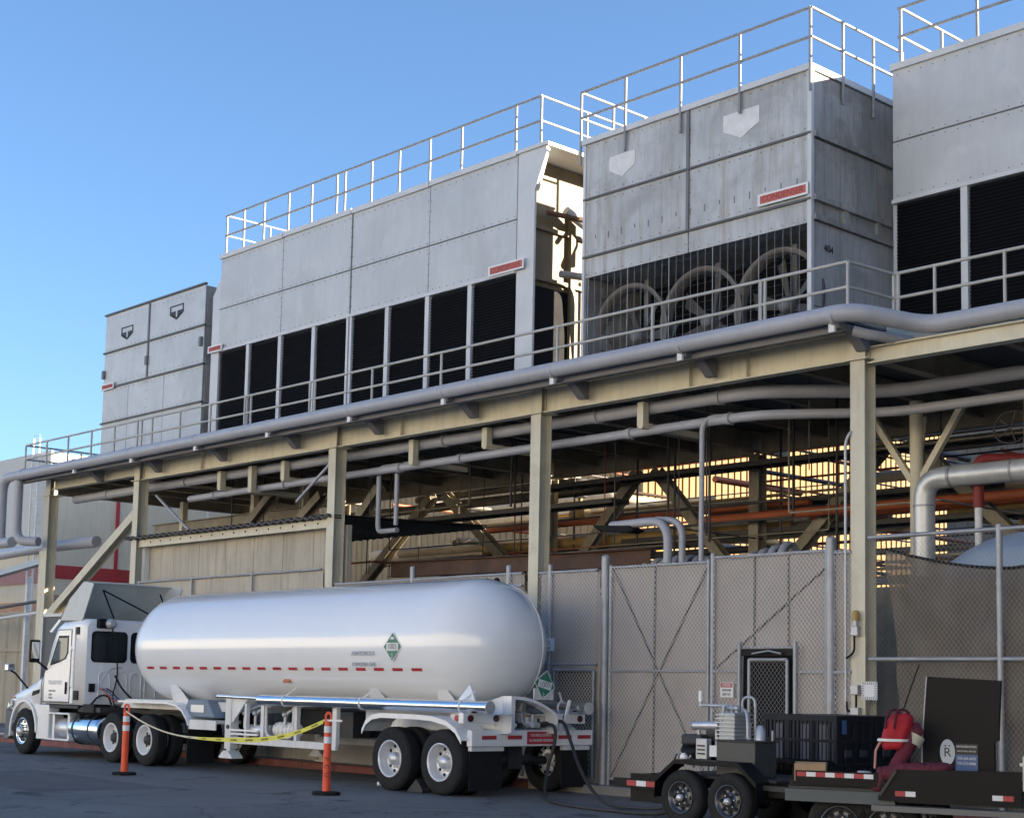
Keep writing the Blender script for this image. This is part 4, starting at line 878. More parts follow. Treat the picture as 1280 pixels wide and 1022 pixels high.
# ------------------------------------------------------------------ tank trailer
NY, FYT = 15.75, 18.25        # near and far sides
TYc, TZ, TR = 17.0, 2.36, 1.1
tr = thing('tank_trailer', 'white pressure tank semitrailer with round ends parked along the fence', 'trailer', (-23, 17, 0))
prof = []
for i in range(13): a = math.pi / 2 * i / 12; prof.append((max(.001, TR * math.sin(a)), -28.3 - TR * math.cos(a)))
for i in range(1, 12): prof.append((TR, -28.3 + 9.05 * i / 12))
for i in range(13): a = math.pi / 2 * (1 - i / 12); prof.append((max(.001, TR * math.sin(a)), -19.25 + TR * math.cos(a)))
c = MB(); c.lathe(prof, (0, TYc, TZ), (1, 0, 0), 72); tk = part('tank', c, tank_m, tr)
for x in (-26.1, -23.7, -21.4):
    c = MB(); c.lathe([(TR + .0005, -.010), (TR + .002, 0), (TR + .0005, .012)], (x, TYc, TZ), (1, 0, 0), 72); part('weld_seam', c, tank_m, tk)
def side_pt(x, z, off=.004):
    s = (z - TZ) / TR; return (x, TYc - math.sqrt(1 - s * s) * (TR + off), z)
def side_quad(c, x0, x1, z0, z1, off=.004):
    c.quad(side_pt(x0, z0, off), side_pt(x1, z0, off), side_pt(x1, z1, off), side_pt(x0, z1, off))
for i in range(18):
    xa = -28.2 + i * .497
    c = MB(); side_quad(c, xa, xa + .27, 1.915, 1.965); part('red_reflector', c, red_p, tk)
    c = MB(); side_quad(c, xa + .272, xa + .494, 1.915, 1.965); part('white_reflector', c, white_p, tk)
def placard(c_parent, place, s, off, txt):
    """place(u,v,off) -> point; diamond of half-size s"""
    def poly(pts, o): return MB()._add([place(u * s, v * s, o) for u, v in pts], [tuple(range(len(pts)))])
    pl = part('placard', poly([(0, -1), (1, 0), (0, 1), (-1, 0)], off), white_p, c_parent)
    part('green_field', poly([(0, -.9), (.9, 0), (0, .9), (-.9, 0)], off + .003), green_p, pl)
    part('number_panel', poly([(-.62, -.26), (.62, -.26), (.62, .26), (-.62, .26)], off + .006), white_p, pl)
    return pl
pl = placard(tk, lambda u, v, o: (-20.16 + u, TYc - TR - o, 2.31 + v), .25, .004, '1005')
text('number', '1005', .13, (-20.16, TYc - TR - .0145, 2.31), grey_p, pl, sx=.95); text('class_digit', '2', .1, (-20.16, TYc - TR - .012, 2.15), white_p, pl)
c = MB(); c.prism([(-20.21, TYc - TR - .011, 2.43), (-20.11, TYc - TR - .011, 2.43), (-20.12, TYc - TR - .011, 2.47), (-20.2, TYc - TR - .011, 2.47)], (0, -.002, 0)); part('gas_symbol', c, white_p, pl)
text('lettering', 'ANHYDROUS', .105, (-20.95, TYc - TR - .006, 2.20), grey_p, tk); text('lettering', 'AMMONIA GAS', .1, (-20.92, TYc - TR - .002, 2.02), grey_p, tk, sx=.95, tilt=14)
c = MB(); c.obox(side_pt(-23.4, 1.74, .012), (.2, .02, .09), Matrix.Rotation(R(-33), 3, 'X')); part('marker_decal', c, stripe_or, tk)
rr_ = math.sqrt(TR ** 2 - .45 ** 2) + .025
c = MB(); c.tube([(-19.25 + rr_ * math.cos(a), TYc + .45, TZ + rr_ * math.sin(a)) for a in [R(d) for d in range(-48, 92, 5)]], .012, 6); part('head_pipe', c, tank_m, tk)
# placard on a bracket at the back
X_ = -18.02
c = MB(); c.box(X_ - .02, X_, 17.08, 17.5, 1.5, 1.68); mp = part('placard_mount', c, white_old, tr)
th = R(13)
pl = placard(tr, lambda u, v, o: (X_ + .01 + o, 17.3 + u * math.cos(th) + v * math.sin(th), 1.74 + v * math.cos(th) - u * math.sin(th)), .24, .0, '1005')
text('number', '1005', .13, (X_ + .0175, 17.3, 1.74), grey_p, pl, '+X', sx=.95); text('class_digit', '2', .09, (X_ + .015, 17.27, 1.58), white_p, pl, '+X')
# hose tubes both sides
for yy in (15.93, 18.07):
    c = MB(); c.cyl((-24.0, yy, 1.375), (-17.78, yy, 1.375), .1, 20); ht = part('hose_tube', c, alu, tr)
    c = MB(); c.cyl((-17.78, yy, 1.375), (-17.765, yy, 1.375), .1, 20); part('end_cap', c, alu_dull, ht)
    for x in (-23.2, -20.95, -18.4):
        c = MB(); c.tube([(x, yy, 1.375 - .0), (x + .02, yy, 1.375)], .112, 20); c.bar((x, yy, 1.47), (x + .1, yy + (.16 if yy < 17 else -.16), 1.62), .03, .02); part('tube_clamp', c, white, ht)
c = MB(); c.tube([(-25.45, 15.93, 1.42), (-24.0, 15.93, 1.40)], .035, 10); part('thin_rail', c, alu, tr)
# saddles, frame
for x in (-27.5, -21.0, -19.2):
    for s_ in (-1, 1):
        c = MB(); c.prism([(x - .3, 17 + s_ * .62, 1.3), (x + .3, 17 + s_ * .62, 1.3), (x + .12, 17 + s_ * .80, 1.62), (x - .12, 17 + s_ * .80, 1.62)], (0, s_ * .02, 0)); part('saddle', c, white, tr)
c = MB(); c.prism([(-18.75, 15.95, 1.3), (-18.1, 15.95, 1.3), (-18.25, 16.02, 1.52), (-18.42, 16.08, 1.72)], (0, .03, 0)); part('saddle', c, white, tr)
for yy in (16.5, 17.5): c = MB(); c.ibeam((-21.6, yy, 1.12), (-17.9, yy, 1.12), .3, .12); part('frame_rail', c, white_old, tr)
c = MB(); c.prism([(-29.6, 16.2, 1.12), (-24.9, 16.2, 1.12), (-24.9, 16.2, 1.3), (-29.4, 16.2, 1.3)], (0, 1.6, 0)); part('kingpin_plate', c, white_old, tr)
for x in (-18.72, -19.97):
    for yy, sd_ in ((NY, -1), (FYT, 1)):
        truck_wheel(tr, x, yy, sd_, style='alu')
        truck_wheel(tr, x, yy - sd_ * .36, sd_, style='alu') if sd_ == -1 else None
    c = MB(); c.cyl((x, 16.0, .51), (x, 18.0, .51), .07, 12); part('axle', c, steel_dk, tr)
# fenders over the tandem
fp = [(-20.68, .93), (-20.58, 1.08), (-20.42, 1.17), (-20.2, 1.205), (-19.3, 1.205), (-18.9, 1.19), (-18.55, 1.13), (-18.32, 1.02), (-18.18, .86)]
for yy in (NY - .03, 17.75):
    c = MB()
    for i in range(len(fp) - 1):
        (xa, za), (xb, zb) = fp[i], fp[i + 1]
        c.prism([(xa, yy, za), (xb, yy, zb), (xb, yy, zb + .025), (xa, yy, za + .025)], (0, .56, 0))
        c.prism([(xa, yy - .012, za - .05), (xb, yy - .012, zb - .05), (xb, yy - .012, zb + .028), (xa, yy - .012, za + .028)], (0, .012, 0))
    part('fender', c, white, tr)
# chock
solo('wheel_chock', MB().prism([(-19.66, 15.86, .0), (-19.26, 15.86, 0), (-19.26, 15.86, .06), (-19.42, 15.86, .22)], (0, .2, 0)), steel_dk, 'dark wedge chock set against the rear trailer wheel', 'wheel chock', (-19.45, 15.95, 0), bevel=.01)
# rear bumper, lights, flaps
BX = -18.1
c = MB(); c.box(BX - .12, BX, 15.86, 18.5, .77, 1.02); bu = part('bumper', c, white, tr, bevel=.015)
for y in (16.22, 16.76, 17.86, 18.3):
    c = MB(); c.box(BX, BX + .004, y - .15, y + .15, .88, .94); part('red_reflector', c, red_p, bu)
c = MB(); c.box(BX + .001, BX + .008, 17.02, 17.62, .80, 1.0); rs = part('red_sign', c, red_p, bu)
text('lettering', 'THIS VEHICLE STOPS AT', .06, (BX + .01, 17.32, .94), white_p, rs, '+X', sx=.72); text('lettering', 'ALL RAILROAD CROSSINGS', .06, (BX + .01, 17.32, .86), white_p, rs, '+X', sx=.7)
for y0, y1 in ((15.88, 16.55), (17.85, 18.45)):
    c = MB(); c.box(BX - .1, BX - .02, y0, y1, .70, .765); part('flap_bracket', c, white_old, tr)
    c = MB(); c.box(BX - .075, BX - .06, y0, y1, .1, .72); part('mud_flap', c, blackflat, tr)
for y0, y1, lens in ((15.75, 16.55, black), (17.75, 18.4, red_p)):
    c = MB(); c.box(BX - .2, BX - .08, y0, y1, 1.12, 1.28); lb_ = part('light_bar', c, white, tr, bevel=.01)
    for y in (y0 + .14, y1 - .13):
        c = MB(); c.cyl((BX - .08, y, 1.2), (BX - .06, y, 1.2), .055, 16); part('tail_light', c, M('dark_red_lens', (.09, .015, .02), .2), lb_)
c = MB(); c.cyl((BX - .25, 15.78, 1.2), (BX - .25, 15.75, 1.2), .045, 12); part('side_marker', c, red_p, tr)
# valve cabinet under the tail
c = MB(); n_ = 12
arch = [(16.62 + 1.0 * i / n_, 1.55 - .30 * (i / n_) ** 2.2) for i in range(n_ + 1)]
c.prism([(-18.2, 16.58, 1.02), (-18.2, 16.66, 1.02), (-18.2, 16.66, 1.5)] + [(-18.2, y, z - .05) for y, z in arch[1:]] + [(-18.2, 17.63, 1.02), (-18.2, 17.70, 1.02), (-18.2, 17.70, 1.27)] + [(-18.2, y, z) for y, z in reversed(arch)] + [(-18.2, 16.58, 1.55)], (.2, 0, 0))
part('valve_hood', c, white, tr)
c = MB(); c.prism([(-18.75, 15.98, 1.25), (-18.2, 16.58, 1.55), (-18.2, 16.58, 1.04), (-18.75, 15.98, 1.04)], (.02, .03, 0)); part('hood_side', c, white, tr)
c = MB(); c.box(-19.0, -18.97, 16.5, 17.8, 1.0, 1.5); part('cabinet_back', c, tan_dk, tr)
c = MB(); c.bar((-18.05, 17.78, 1.1), (-18.05, 17.9, 1.5), .04, .04); part('grab_handle', c, white, tr)
for i, (y, h, r_) in enumerate(((16.72, .2, .05), (16.84, .26, .06), (16.98, .22, .045), (17.1, .16, .055), (17.22, .2, .06), (17.36, .14, .05), (17.5, .17, .045), (17.58, .1, .06))):
    c = MB(); c.cyl((-18.2, y, 1.06), (-18.2, y, 1.06 + h), r_ * .4, 8); c.sphere((-18.18, y, 1.11), r_, 10); c.cyl((-18.22, y, 1.1), (-18.05, y, 1.1), r_ * .7, 10); v_ = part('valve', c, [alu_dull, steel_dk, galv, alu_rim][i % 4], tr)
    c = MB(); c.bar((-18.2, y - .05, 1.07 + h), (-18.15, y + .06, 1.08 + h), .015, .012); part('valve_handle', c, [steel_dk, pipe_yel, galv, red_p][i % 4], v_)
c = MB(); c.cyl((-18.3, 16.6, 1.08), (-18.3, 17.7, 1.08), .05, 12); part('manifold', c, galv, tr)
c = MB(); c.cyl((-18.5, 16.75, .55), (-18.5, 17.5, .55), .07, 12); c.box(-18.6, -18.4, 16.9, 17.2, .4, .75); part('under_gear', c, steel_dk, tr)
# landing gear and pump frame
for yy in (15.95, 18.0):
    c = MB(); c.box(-25.2, -25.0, yy, yy + .18, .45, 1.42); lg = part('landing_leg', c, white_old, tr, bevel=.012)
    c = MB(); c.box(-25.16, -25.04, yy + .03, yy + .15, .36, .5); part('inner_leg', c, white_old, lg)
    c = MB(); c.prism([(-25.32, yy - .03, .28), (-24.88, yy - .03, .28), (-24.88, yy - .03, .31), (-25.02, yy - .03, .42), (-25.18, yy - .03, .42), (-25.32, yy - .03, .31)], (0, .24, 0)); part('foot', c, white_old, lg)
    c = MB(); c.prism([(-25.0, yy + .02, 1.42), (-24.45, yy + .02, 1.42), (-24.95, yy + .02, .95), (-25.0, yy + .02, .95)], (0, .03, 0)); part('gusset', c, white_old, lg)
    c = MB(); c.cyl((-25.08, yy - .02, .86), (-25.08, yy, .86), .04, 10); part('gear_knob', c, steel_dk, lg)
pf = [(-25.0, .56), (-21.75, .56), (-21.75, .68), (-25.0, .68)]
c = MB(); c.prism([(x, 15.98, z) for x, z in pf], (0, .06, 0)); part('pump_frame_beam', c, white_old, tr)
c = MB(); c.prism([(-25.0, 17.9, .56), (-21.75, 17.9, .56), (-21.75, 17.9, .68), (-25.0, 17.9, .68)], (0, .06, 0)); part('pump_frame_beam', c, white_old, tr)
for x, w, z1 in ((-24.0, .1, 1.36), (-22.95, .08, 1.3), (-21.8, .12, 1.36), (-24.55, .06, 1.3)):
    c = MB(); c.box(x - w / 2, x + w / 2, 15.975, 16.05, .66, z1); part('pump_frame_upright', c, white_old, tr)
c = MB()
for xa, xb in ((-23.9, -23.05),): c.tube(rpath([(xa, 16.0, 1.28), (xa, 16.0, .72), (xb, 16.0, .72), (xb, 16.0, 1.28)], .16, 5), .025, 8)
part('guard_hoop', c, white_old, tr)
c = MB(); c.cyl((-24.6, 16.15, .82), (-23.9, 16.15, .82), .1, 16); pm_ = part('pump_body', c, alu_dull, tr); c = MB(); c.cyl((-23.8, 16.2, .85), (-23.2, 16.2, .85), .13, 18); part('pump_motor', c, white_old, tr)
for i in range(5): c = MB(); c.tube([(-23.75 + i * .12, 16.2, .85), (-23.73 + i * .12, 16.2, .85)], .14, 16); part('motor_fin', c, white_old, tr)
for x in (-24.75, -24.4, -23.45):
    c = MB(); c.tube(rpath([(x, 16.1, .85), (x, 16.1, 1.15), (x + .25, 16.4, 1.3)], .12, 5), .03, 8); c.sphere((x, 16.08, 1.12), .05, 8); part('feed_pipe', c, galv, tr)
for z in (.72, .79): c = MB(); c.box(-25.0, -24.1, 15.94, 15.98, z, z + .035); part('slat', c, white, tr)
for xa, xb, ya in ((-22.7, -22.1, 16.6), (-24.9, -22.2, 17.2)): c = MB(); c.box(xa, xb, ya, ya + .4, .75, 1.2); part('equipment_box', c, steel_dk, tr)

# ------------------------------------------------------------------ tractor
tc = thing('tractor_truck', 'white day cab tractor truck coupled to the tanker facing left', 'truck', (-31, 17, 0))
CN, CF = 15.88, 18.12
def loft(secs, m, name, parent, bevel=.0, smooth=True):
    """secs: list of (x, [(y,z)...]) closed sections"""
    c = MB(); n = len(secs[0][1]); vs = [(x, y, z) for x, s_ in secs for y, z in s_]
    c._add(vs, [(i * n + j, i * n + (j + 1) % n, (i + 1) * n + (j + 1) % n, (i + 1) * n + j) for i in range(len(secs) - 1) for j in range(n)], smooth)
    c._add(vs[:n], [tuple(range(n))]); c._add(vs[-n:], [tuple(range(n))])
    return part(name, c, m, parent, bevel=bevel)
def sec(x, hw, zb, zt, rt=.12, top=1.):
    """rounded-top section of half-width hw"""
    yc = 17.0; s_ = [(yc - hw, zb), (yc + hw, zb), (yc + hw, zt - rt)]
    for k_ in range(1, 5): a = k_ / 5 * math.pi / 2; s_.append((yc + hw - rt + rt * math.cos(a), zt - rt + rt * math.sin(a)))
    s_ += [(yc + hw * top - rt, zt), (yc - hw * top + rt, zt)]
    for k_ in range(1, 5): a = math.pi / 2 - k_ / 5 * math.pi / 2; s_.append((yc - hw + rt - rt * math.cos(a), zt - rt + rt * math.sin(a)))
    s_.append((yc - hw, zt - rt)); return (x, s_)
loft([sec(-32.45, 1.1, 1.14, 2.0, .1), sec(-32.2, 1.11, 1.14, 2.5, .12), sec(-32.0, 1.1, 1.14, 2.86, .14), sec(-31.8, 1.1, 1.14, 2.95, .15), sec(-31.0, 1.11, 1.14, 2.99, .15), sec(-30.72, 1.11, 1.14, 2.97, .16), sec(-30.67, 1.08, 1.17, 2.93, .16)], white, 'cab', tc)
loft([sec(-34.52, .82, .85, 1.02, .08), sec(-34.46, .95, .80, 1.2, .14), sec(-34.2, 1.04, .85, 1.36, .2), sec(-33.6, 1.08, .95, 1.50, .22), sec(-33.0, 1.1, 1.0, 1.66, .22), sec(-32.5, 1.1, 1.05, 1.88, .2), sec(-32.4, 1.1, 1.1, 1.95, .2)], white, 'hood', tc)
c = MB(); c.prism([(-34.62, CN + .12, .3), (-34.2, CN, .3), (-33.98, CN, .5), (-33.98, CN, .95), (-34.4, CN + .02, .98), (-34.6, CN + .12, .9)], (0, 2.2, 0)); part('front_bumper', c, M('grey_bumper_plastic', (.12, .125, .13), .6), tc, bevel=.03)
# front wheel arch: flare as a ring segment, and the panel behind it
c = MB(); ring = []
for i in range(13):
    a = R(-10 + 190 * i / 12); ring.append((-33.39 - .62 * math.cos(a) , .5 + .66 * math.sin(a)))
for i in range(12):
    (xa, za), (xb, zb) = ring[i], ring[i + 1]; ex = 1.09
    c.prism([(xa, CN - .03, za), (xb, CN - .03, zb), (-33.39 + (xb + 33.39) * ex, CN - .03, .5 + (zb - .5) * ex), (-33.39 + (xa + 33.39) * ex, CN - .03, .5 + (za - .5) * ex)], (0, .5, 0))
part('wheel_arch', c, white, tc)
c = MB(); c.box(-34.1, -32.7, CN + .42, 17.9, .45, 1.1); part('wheel_well', c, black, tc)
c = MB(); c.prism([(-32.78, CN, .36), (-32.2, CN, .36), (-32.2, CN, 1.12), (-32.95, CN, 1.12), (-32.72, CN, .8)], (0, .25, 0)); part('side_skirt', c, white, tc, bevel=.02)
c = MB(); c.box(-32.72, -30.9, CN + .01, CN + .3, 1.06, 1.12); part('sill', c, steel_dk, tc)
for x, yy, st, sd_ in ((-33.39, CN - .03, 'steer', -1), (-33.39, CF + .05, 'steer', 1), (-29.3, CN - .05, 'dish', -1), (-27.94, CN - .05, 'dish', -1), (-29.3, CF + .1, 'dish', 1), (-27.94, CF + .1, 'dish', 1)):
    truck_wheel(tc, x, yy, sd_, style=st)
    if st == 'dish' and sd_ == -1: truck_wheel(tc, x, yy + .36, -1, style=st)
for x in (-29.3, -27.94): c = MB(); c.cyl((x, 16.1, .51), (x, 17.9, .51), .09, 12); part('axle', c, steel_dk, tc)
# door: panel line, window, handle, letters
dp_ = [(-32.5, 1.18), (-31.28, 1.18), (-31.28, 2.75), (-31.9, 2.75), (-32.22, 2.2), (-32.5, 1.8)]
c = MB()
for i in range(len(dp_)):
    a, b = dp_[i], dp_[(i + 1) % len(dp_)]; c.tube([(a[0], CN + .0, a[1]), (b[0], CN + .0, b[1])], .008, 5)
part('door_seal', c, seam_m, tc)
c = MB(); c.prism([(x, CN - .0, z) for x, z in ((-32.47, 1.2), (-31.3, 1.2), (-31.3, 2.73), (-31.89, 2.73), (-32.2, 2.2), (-32.47, 1.78))], (0, -.012, 0)); dr = part('door', c, white, tc)
wpts = [(-32.22, 1.97), (-31.75, 2.05), (-31.5, 2.12), (-31.4, 2.25), (-31.4, 2.62), (-31.86, 2.62)]
c = MB(); c.prism([(x, CN - .013, z) for x, z in wpts], (0, -.006, 0)); dw = part('window_seal', c, black, dr)
c = MB(); cxm, czm = sum(p[0] for p in wpts) / 6, sum(p[1] for p in wpts) / 6
c.prism([(cxm + (x - cxm) * .86, CN - .0195, czm + (z - czm) * .86) for x, z in wpts], (0, -.003, 0)); part('window', c, glass_door, dr)
c = MB(); c.box(-31.44, -31.39, CN - .045, CN - .012, 1.36, 1.62); part('handle', c, black, dr, bevel=.01)
text('lettering', 'TRANSPORT', .13, (-31.95, CN - .014, 1.60), M('pale_grey_print', (.5, .53, .56), .5), dr, sx=.9)
for i, (s_, z) in enumerate((('REFRIGERANTS', 1.42), ('SERVICE', 1.34), ('DIVISION', 1.27))): text('lettering', s_, .06, (-32.23, CN - .014, z), grey_p, dr, sx=.8, align='LEFT')
c = MB(); c.box(-31.24, -31.12, CN - .02, CN + .02, 1.16, 2.8); part('door_pillar', c, white, tc, bevel=.01)
for x, z, w, h in ((-31.02, 2.72, .12, .16), (-30.98, 1.34, .2, .2), (-31.2, 2.73, .08, .12)):
    c = MB(); c.box(x - w / 2, x + w / 2, CN - .018, CN + .012, z - h / 2, z + h / 2); part('vent_grille', c, black, tc)
# windscreen and visor
c = MB(); c.prism([(-32.5, 16.05, 1.96), (-32.05, 16.12, 2.82), (-32.05, 17.88, 2.82), (-32.5, 17.95, 1.96)], (-.02, 0, .01)); part('windscreen', c, glass_m, tc)
c = MB(); c.prism([(-32.5, 15.95, 2.72), (-32.38, 15.95, 2.7), (-31.95, 15.95, 2.98), (-32.05, 15.95, 3.0)], (0, 2.1, 0)); part('sun_visor', c, alu_dull, tc)
def rrect(y0, y1, z0, z1, r, x):
    q = []
    for cy_, cz_, a0 in ((y1 - r, z1 - r, 0), (y0 + r, z1 - r, 90), (y0 + r, z0 + r, 180), (y1 - r, z0 + r, 270)):
        for k_ in range(6): a = R(a0 + k_ * 18); q.append((x, cy_ + r * math.cos(a), cz_ + r * math.sin(a)))
    return q
# cab back: windows, hoses
BXc = -30.672
for y0, y1 in ((16.02, 16.87), (16.95, 17.8)):
    c = MB(); c.prism(rrect(y0, y1, 2.05, 2.72, .1, BXc - .005), (.018, 0, 0)); ws = part('window_seal', c, black, tc)
    c = MB(); c.prism(rrect(y0 + .045, y1 - .045, 2.095, 2.675, .08, BXc + .012), (.004, 0, 0)); part('rear_window', c, glass_m, ws)
for y in (16.35, 16.75, 17.1, 17.45):
    c = MB(); c.tube(rpath([(BXc + .02, y - .13, 1.25), (BXc + .02, y - .13, 1.85), (BXc + .02, y + .13, 1.85), (BXc + .02, y + .13, 1.25)], .13, 6), .014, 6); part('pressed_rib', c, white, tc)
c = MB(); c.box(BXc, BXc + .06, 16.0, 16.12, 1.42, 1.6); part('socket_plate', c, black, tc)
hb = MB(); hb.box(BXc - .02, BXc + .12, 16.12, 16.5, 2.78, 2.98); part('hose_bracket', hb, black, tc, bevel=.03)
c = MB(); c.lathe([(.11, 0), (.11, .1), (.06, .14)], (BXc + .1, 16.38, 2.88), (1, 0, 0), 14, cap=True); part('work_lamp', c, galv, tc)
for p_, r_, m_ in (([(BXc + .14, 16.4, 2.9), (BXc + .2, 16.5, 2.3), (BXc + .25, 16.55, 1.8), (BXc + .2, 16.45, 1.3), (BXc + .5, 16.4, 1.1)], .016, blackflat), ([(BXc + .2, 16.5, 1.78), (BXc + .3, 16.62, 1.5), (BXc + .6, 16.8, 1.2)], .022, blackflat), ([(BXc + .05, 16.05, 1.15), (BXc + .1, 16.2, 1.35), (BXc + .15, 16.4, 1.35), (BXc + .2, 16.45, 1.15)], .02, blackflat), ([(BXc + .1, 16.7, 1.95), (BXc + .15, 16.4, 1.92), (BXc + .1, 16.2, 1.6)], .014, alu_dull)):
    c = MB(); c.tube(rpath(p_, .3, 5), r_, 7); part('air_hose', c, m_, tc)
# roof fairing seen from behind
c = MB(); n_ = 14
def fr(u, v):
    y = 15.92 + 2.16 * u; e = abs(2 * u - 1)
    return (-32.0 + 1.05 * v + .1 * (1 - e ** 4) * (1 - v) - .12 * (1 - e ** 3), y, 2.97 + .8 * v ** .85)
c.grid(fr, 20, 8); fa = part('roof_fairing', c, fair_m, tc)
for yy in (15.92, 18.06):
    c = MB(); c.prism([(-31.95, yy, 2.96), (-30.95, yy, 2.94), (-30.5, yy, 3.72), (-30.95, yy, 3.78), (-31.55, yy, 3.42)], (0, .025, 0)); part('fairing_wing', c, fair_m, fa)
c = MB(); c.tube([(-30.95, 15.93, 3.76), (-30.97, 17, 3.78), (-30.95, 18.07, 3.76)], .022, 8); part('fairing_lip', c, fair_m, fa)
for p0, p1 in (((-30.98, 16.4, 3.62), (-30.75, 17.75, 3.0)), ((-30.98, 16.4, 3.62), (-30.72, 16.55, 3.0)), ((-30.98, 17.8, 3.6), (-30.75, 17.9, 3.05))):
    c = MB(); c.tube([p0, p1], .018, 6); part('fairing_brace', c, black, fa)
# mirrors
for x, y, z, w, h, arm in ((-32.5, 15.62, 2.28, .1, .5, True), (-33.9, 15.72, 1.92, .14, .17, False), (-33.9, 18.3, 1.92, .14, .17, False), (-32.5, 18.4, 2.28, .1, .5, True)):
    sgn = -1 if y < 17 else 1
    c = MB(); c.obox((x, y, z), (w, .24 if arm else .2, h), Matrix.Rotation(R(8), 3, 'Z')); mi = part('mirror', c, black if arm else alu, tc, bevel=.03)
    c = MB(); c.tube([(x + .04, y, z - h * .4), (x + .12, y - sgn * .08, z - h * .4 - .06), ((-32.35, 17 + sgn * 1.1, 1.86) if arm else (-33.45, 17 + sgn * 1.0, 1.42))], .022, 8); part('mirror_arm', c, black, mi)
    if arm:
        c = MB(); c.obox((x + .055, y, z + .02), (.006, .19, h * .72), Matrix.Rotation(R(8), 3, 'Z')); part('mirror_glass', c, alu, mi)
# chassis, tanks, steps
for yy in (16.55, 17.4): c = MB(); c.box(-33.5, -26.4, yy, yy + .08, .85, 1.08); part('frame_rail', c, steel_dk, tc)
c = MB(); c.lathe([(.001, 0), (.25, .0), (.32, .03), (.33, .06), (.33, 1.2), (.32, 1.23), (.25, 1.26), (.001, 1.26)], (-31.35, 16.22, .62), (1, 0, 0), 32); ft = ft_tank = part('fuel_tank', c, alu, tc)
for x in (-31.12, -30.42): c = MB(); c.tube([(x - .03, 16.22, .62), (x + .03, 16.22, .62)], .336, 28); part('tank_strap', c, steel_dk, ft)
c = MB(); c.lathe([(.001, 0), (.2, 0), (.22, .02), (.22, .5), (.2, .52), (.001, .52)], (-32.0, 16.16, .62), (1, 0, 0), 24); part('air_tank', c, alu_dull, tc)
for z in (.36, .92): c = MB(); c.box(-32.2, -31.2, CN - .02, CN + .28, z, z + .04); part('step', c, alu_dull, tc, bevel=.005)
for x in (-32.1, -31.4): c = MB(); c.box(x, x + .1, CN + .05, CN + .25, .4, .92); part('step_bracket', c, alu_dull, tc)
c = MB(); c.box(-30.95, -30.0, CN + .06, 18.0, 1.0, 1.1); part('catwalk', c, steel_dk, tc)
c = MB(); c.box(-30.7, -30.2, CN + .02, CN + .4, .98, 1.16); part('battery_cover', c, black, tc, bevel=.02)
# tandem fender with a drop at its tail
fp = [(-29.1, 1.235), (-27.2, 1.235), (-26.85, 1.2), (-26.6, 1.1), (-26.42, .94), (-26.36, .84)]
c = MB()
for i in range(len(fp) - 1):
    (xa, za), (xb, zb) = fp[i], fp[i + 1]
    c.prism([(xa, CN - .03, za), (xb, CN - .03, zb), (xb, CN - .03, zb + .04), (xa, CN - .03, za + .04)], (0, .6, 0))
part('tandem_fender', c, white, tc)
c = MB(); c.box(-26.35, -25.4, CN, CN + .55, .9, .96); part('tail_plate', c, white_old, tc); c = MB(); c.box(-26.35, -25.4, CN - .005, CN + .02, .78, .9); part('tail_ribs', c, white_old, tc)
c = MB(); c.prism([(-26.75, CN + .1, 1.0), (-25.6, CN + .1, 1.0), (-25.9, CN + .1, 1.34), (-26.6, CN + .1, 1.34)], (0, .5, 0)); fb = part('tool_box', c, M('blue_grey_box', (.16, .22, .29), .5), tc, bevel=.03)
c = MB(); c.box(-26.45, -25.98, CN + .085, CN + .099, 1.1, 1.24); part('box_plate', c, alu_dull, fb)
c = MB(); c.box(-26.4, -26.38, CN, CN + .6, .12, .86); part('mud_flap', c, blackflat, tc)
c = MB(); c.prism([(-28.6, 16.3, 1.08), (-26.9, 16.3, 1.08), (-26.7, 16.3, 1.16), (-28.6, 16.3, 1.16)], (0, 1.4, 0)); part('fifth_wheel', c, steel_dk, tc)

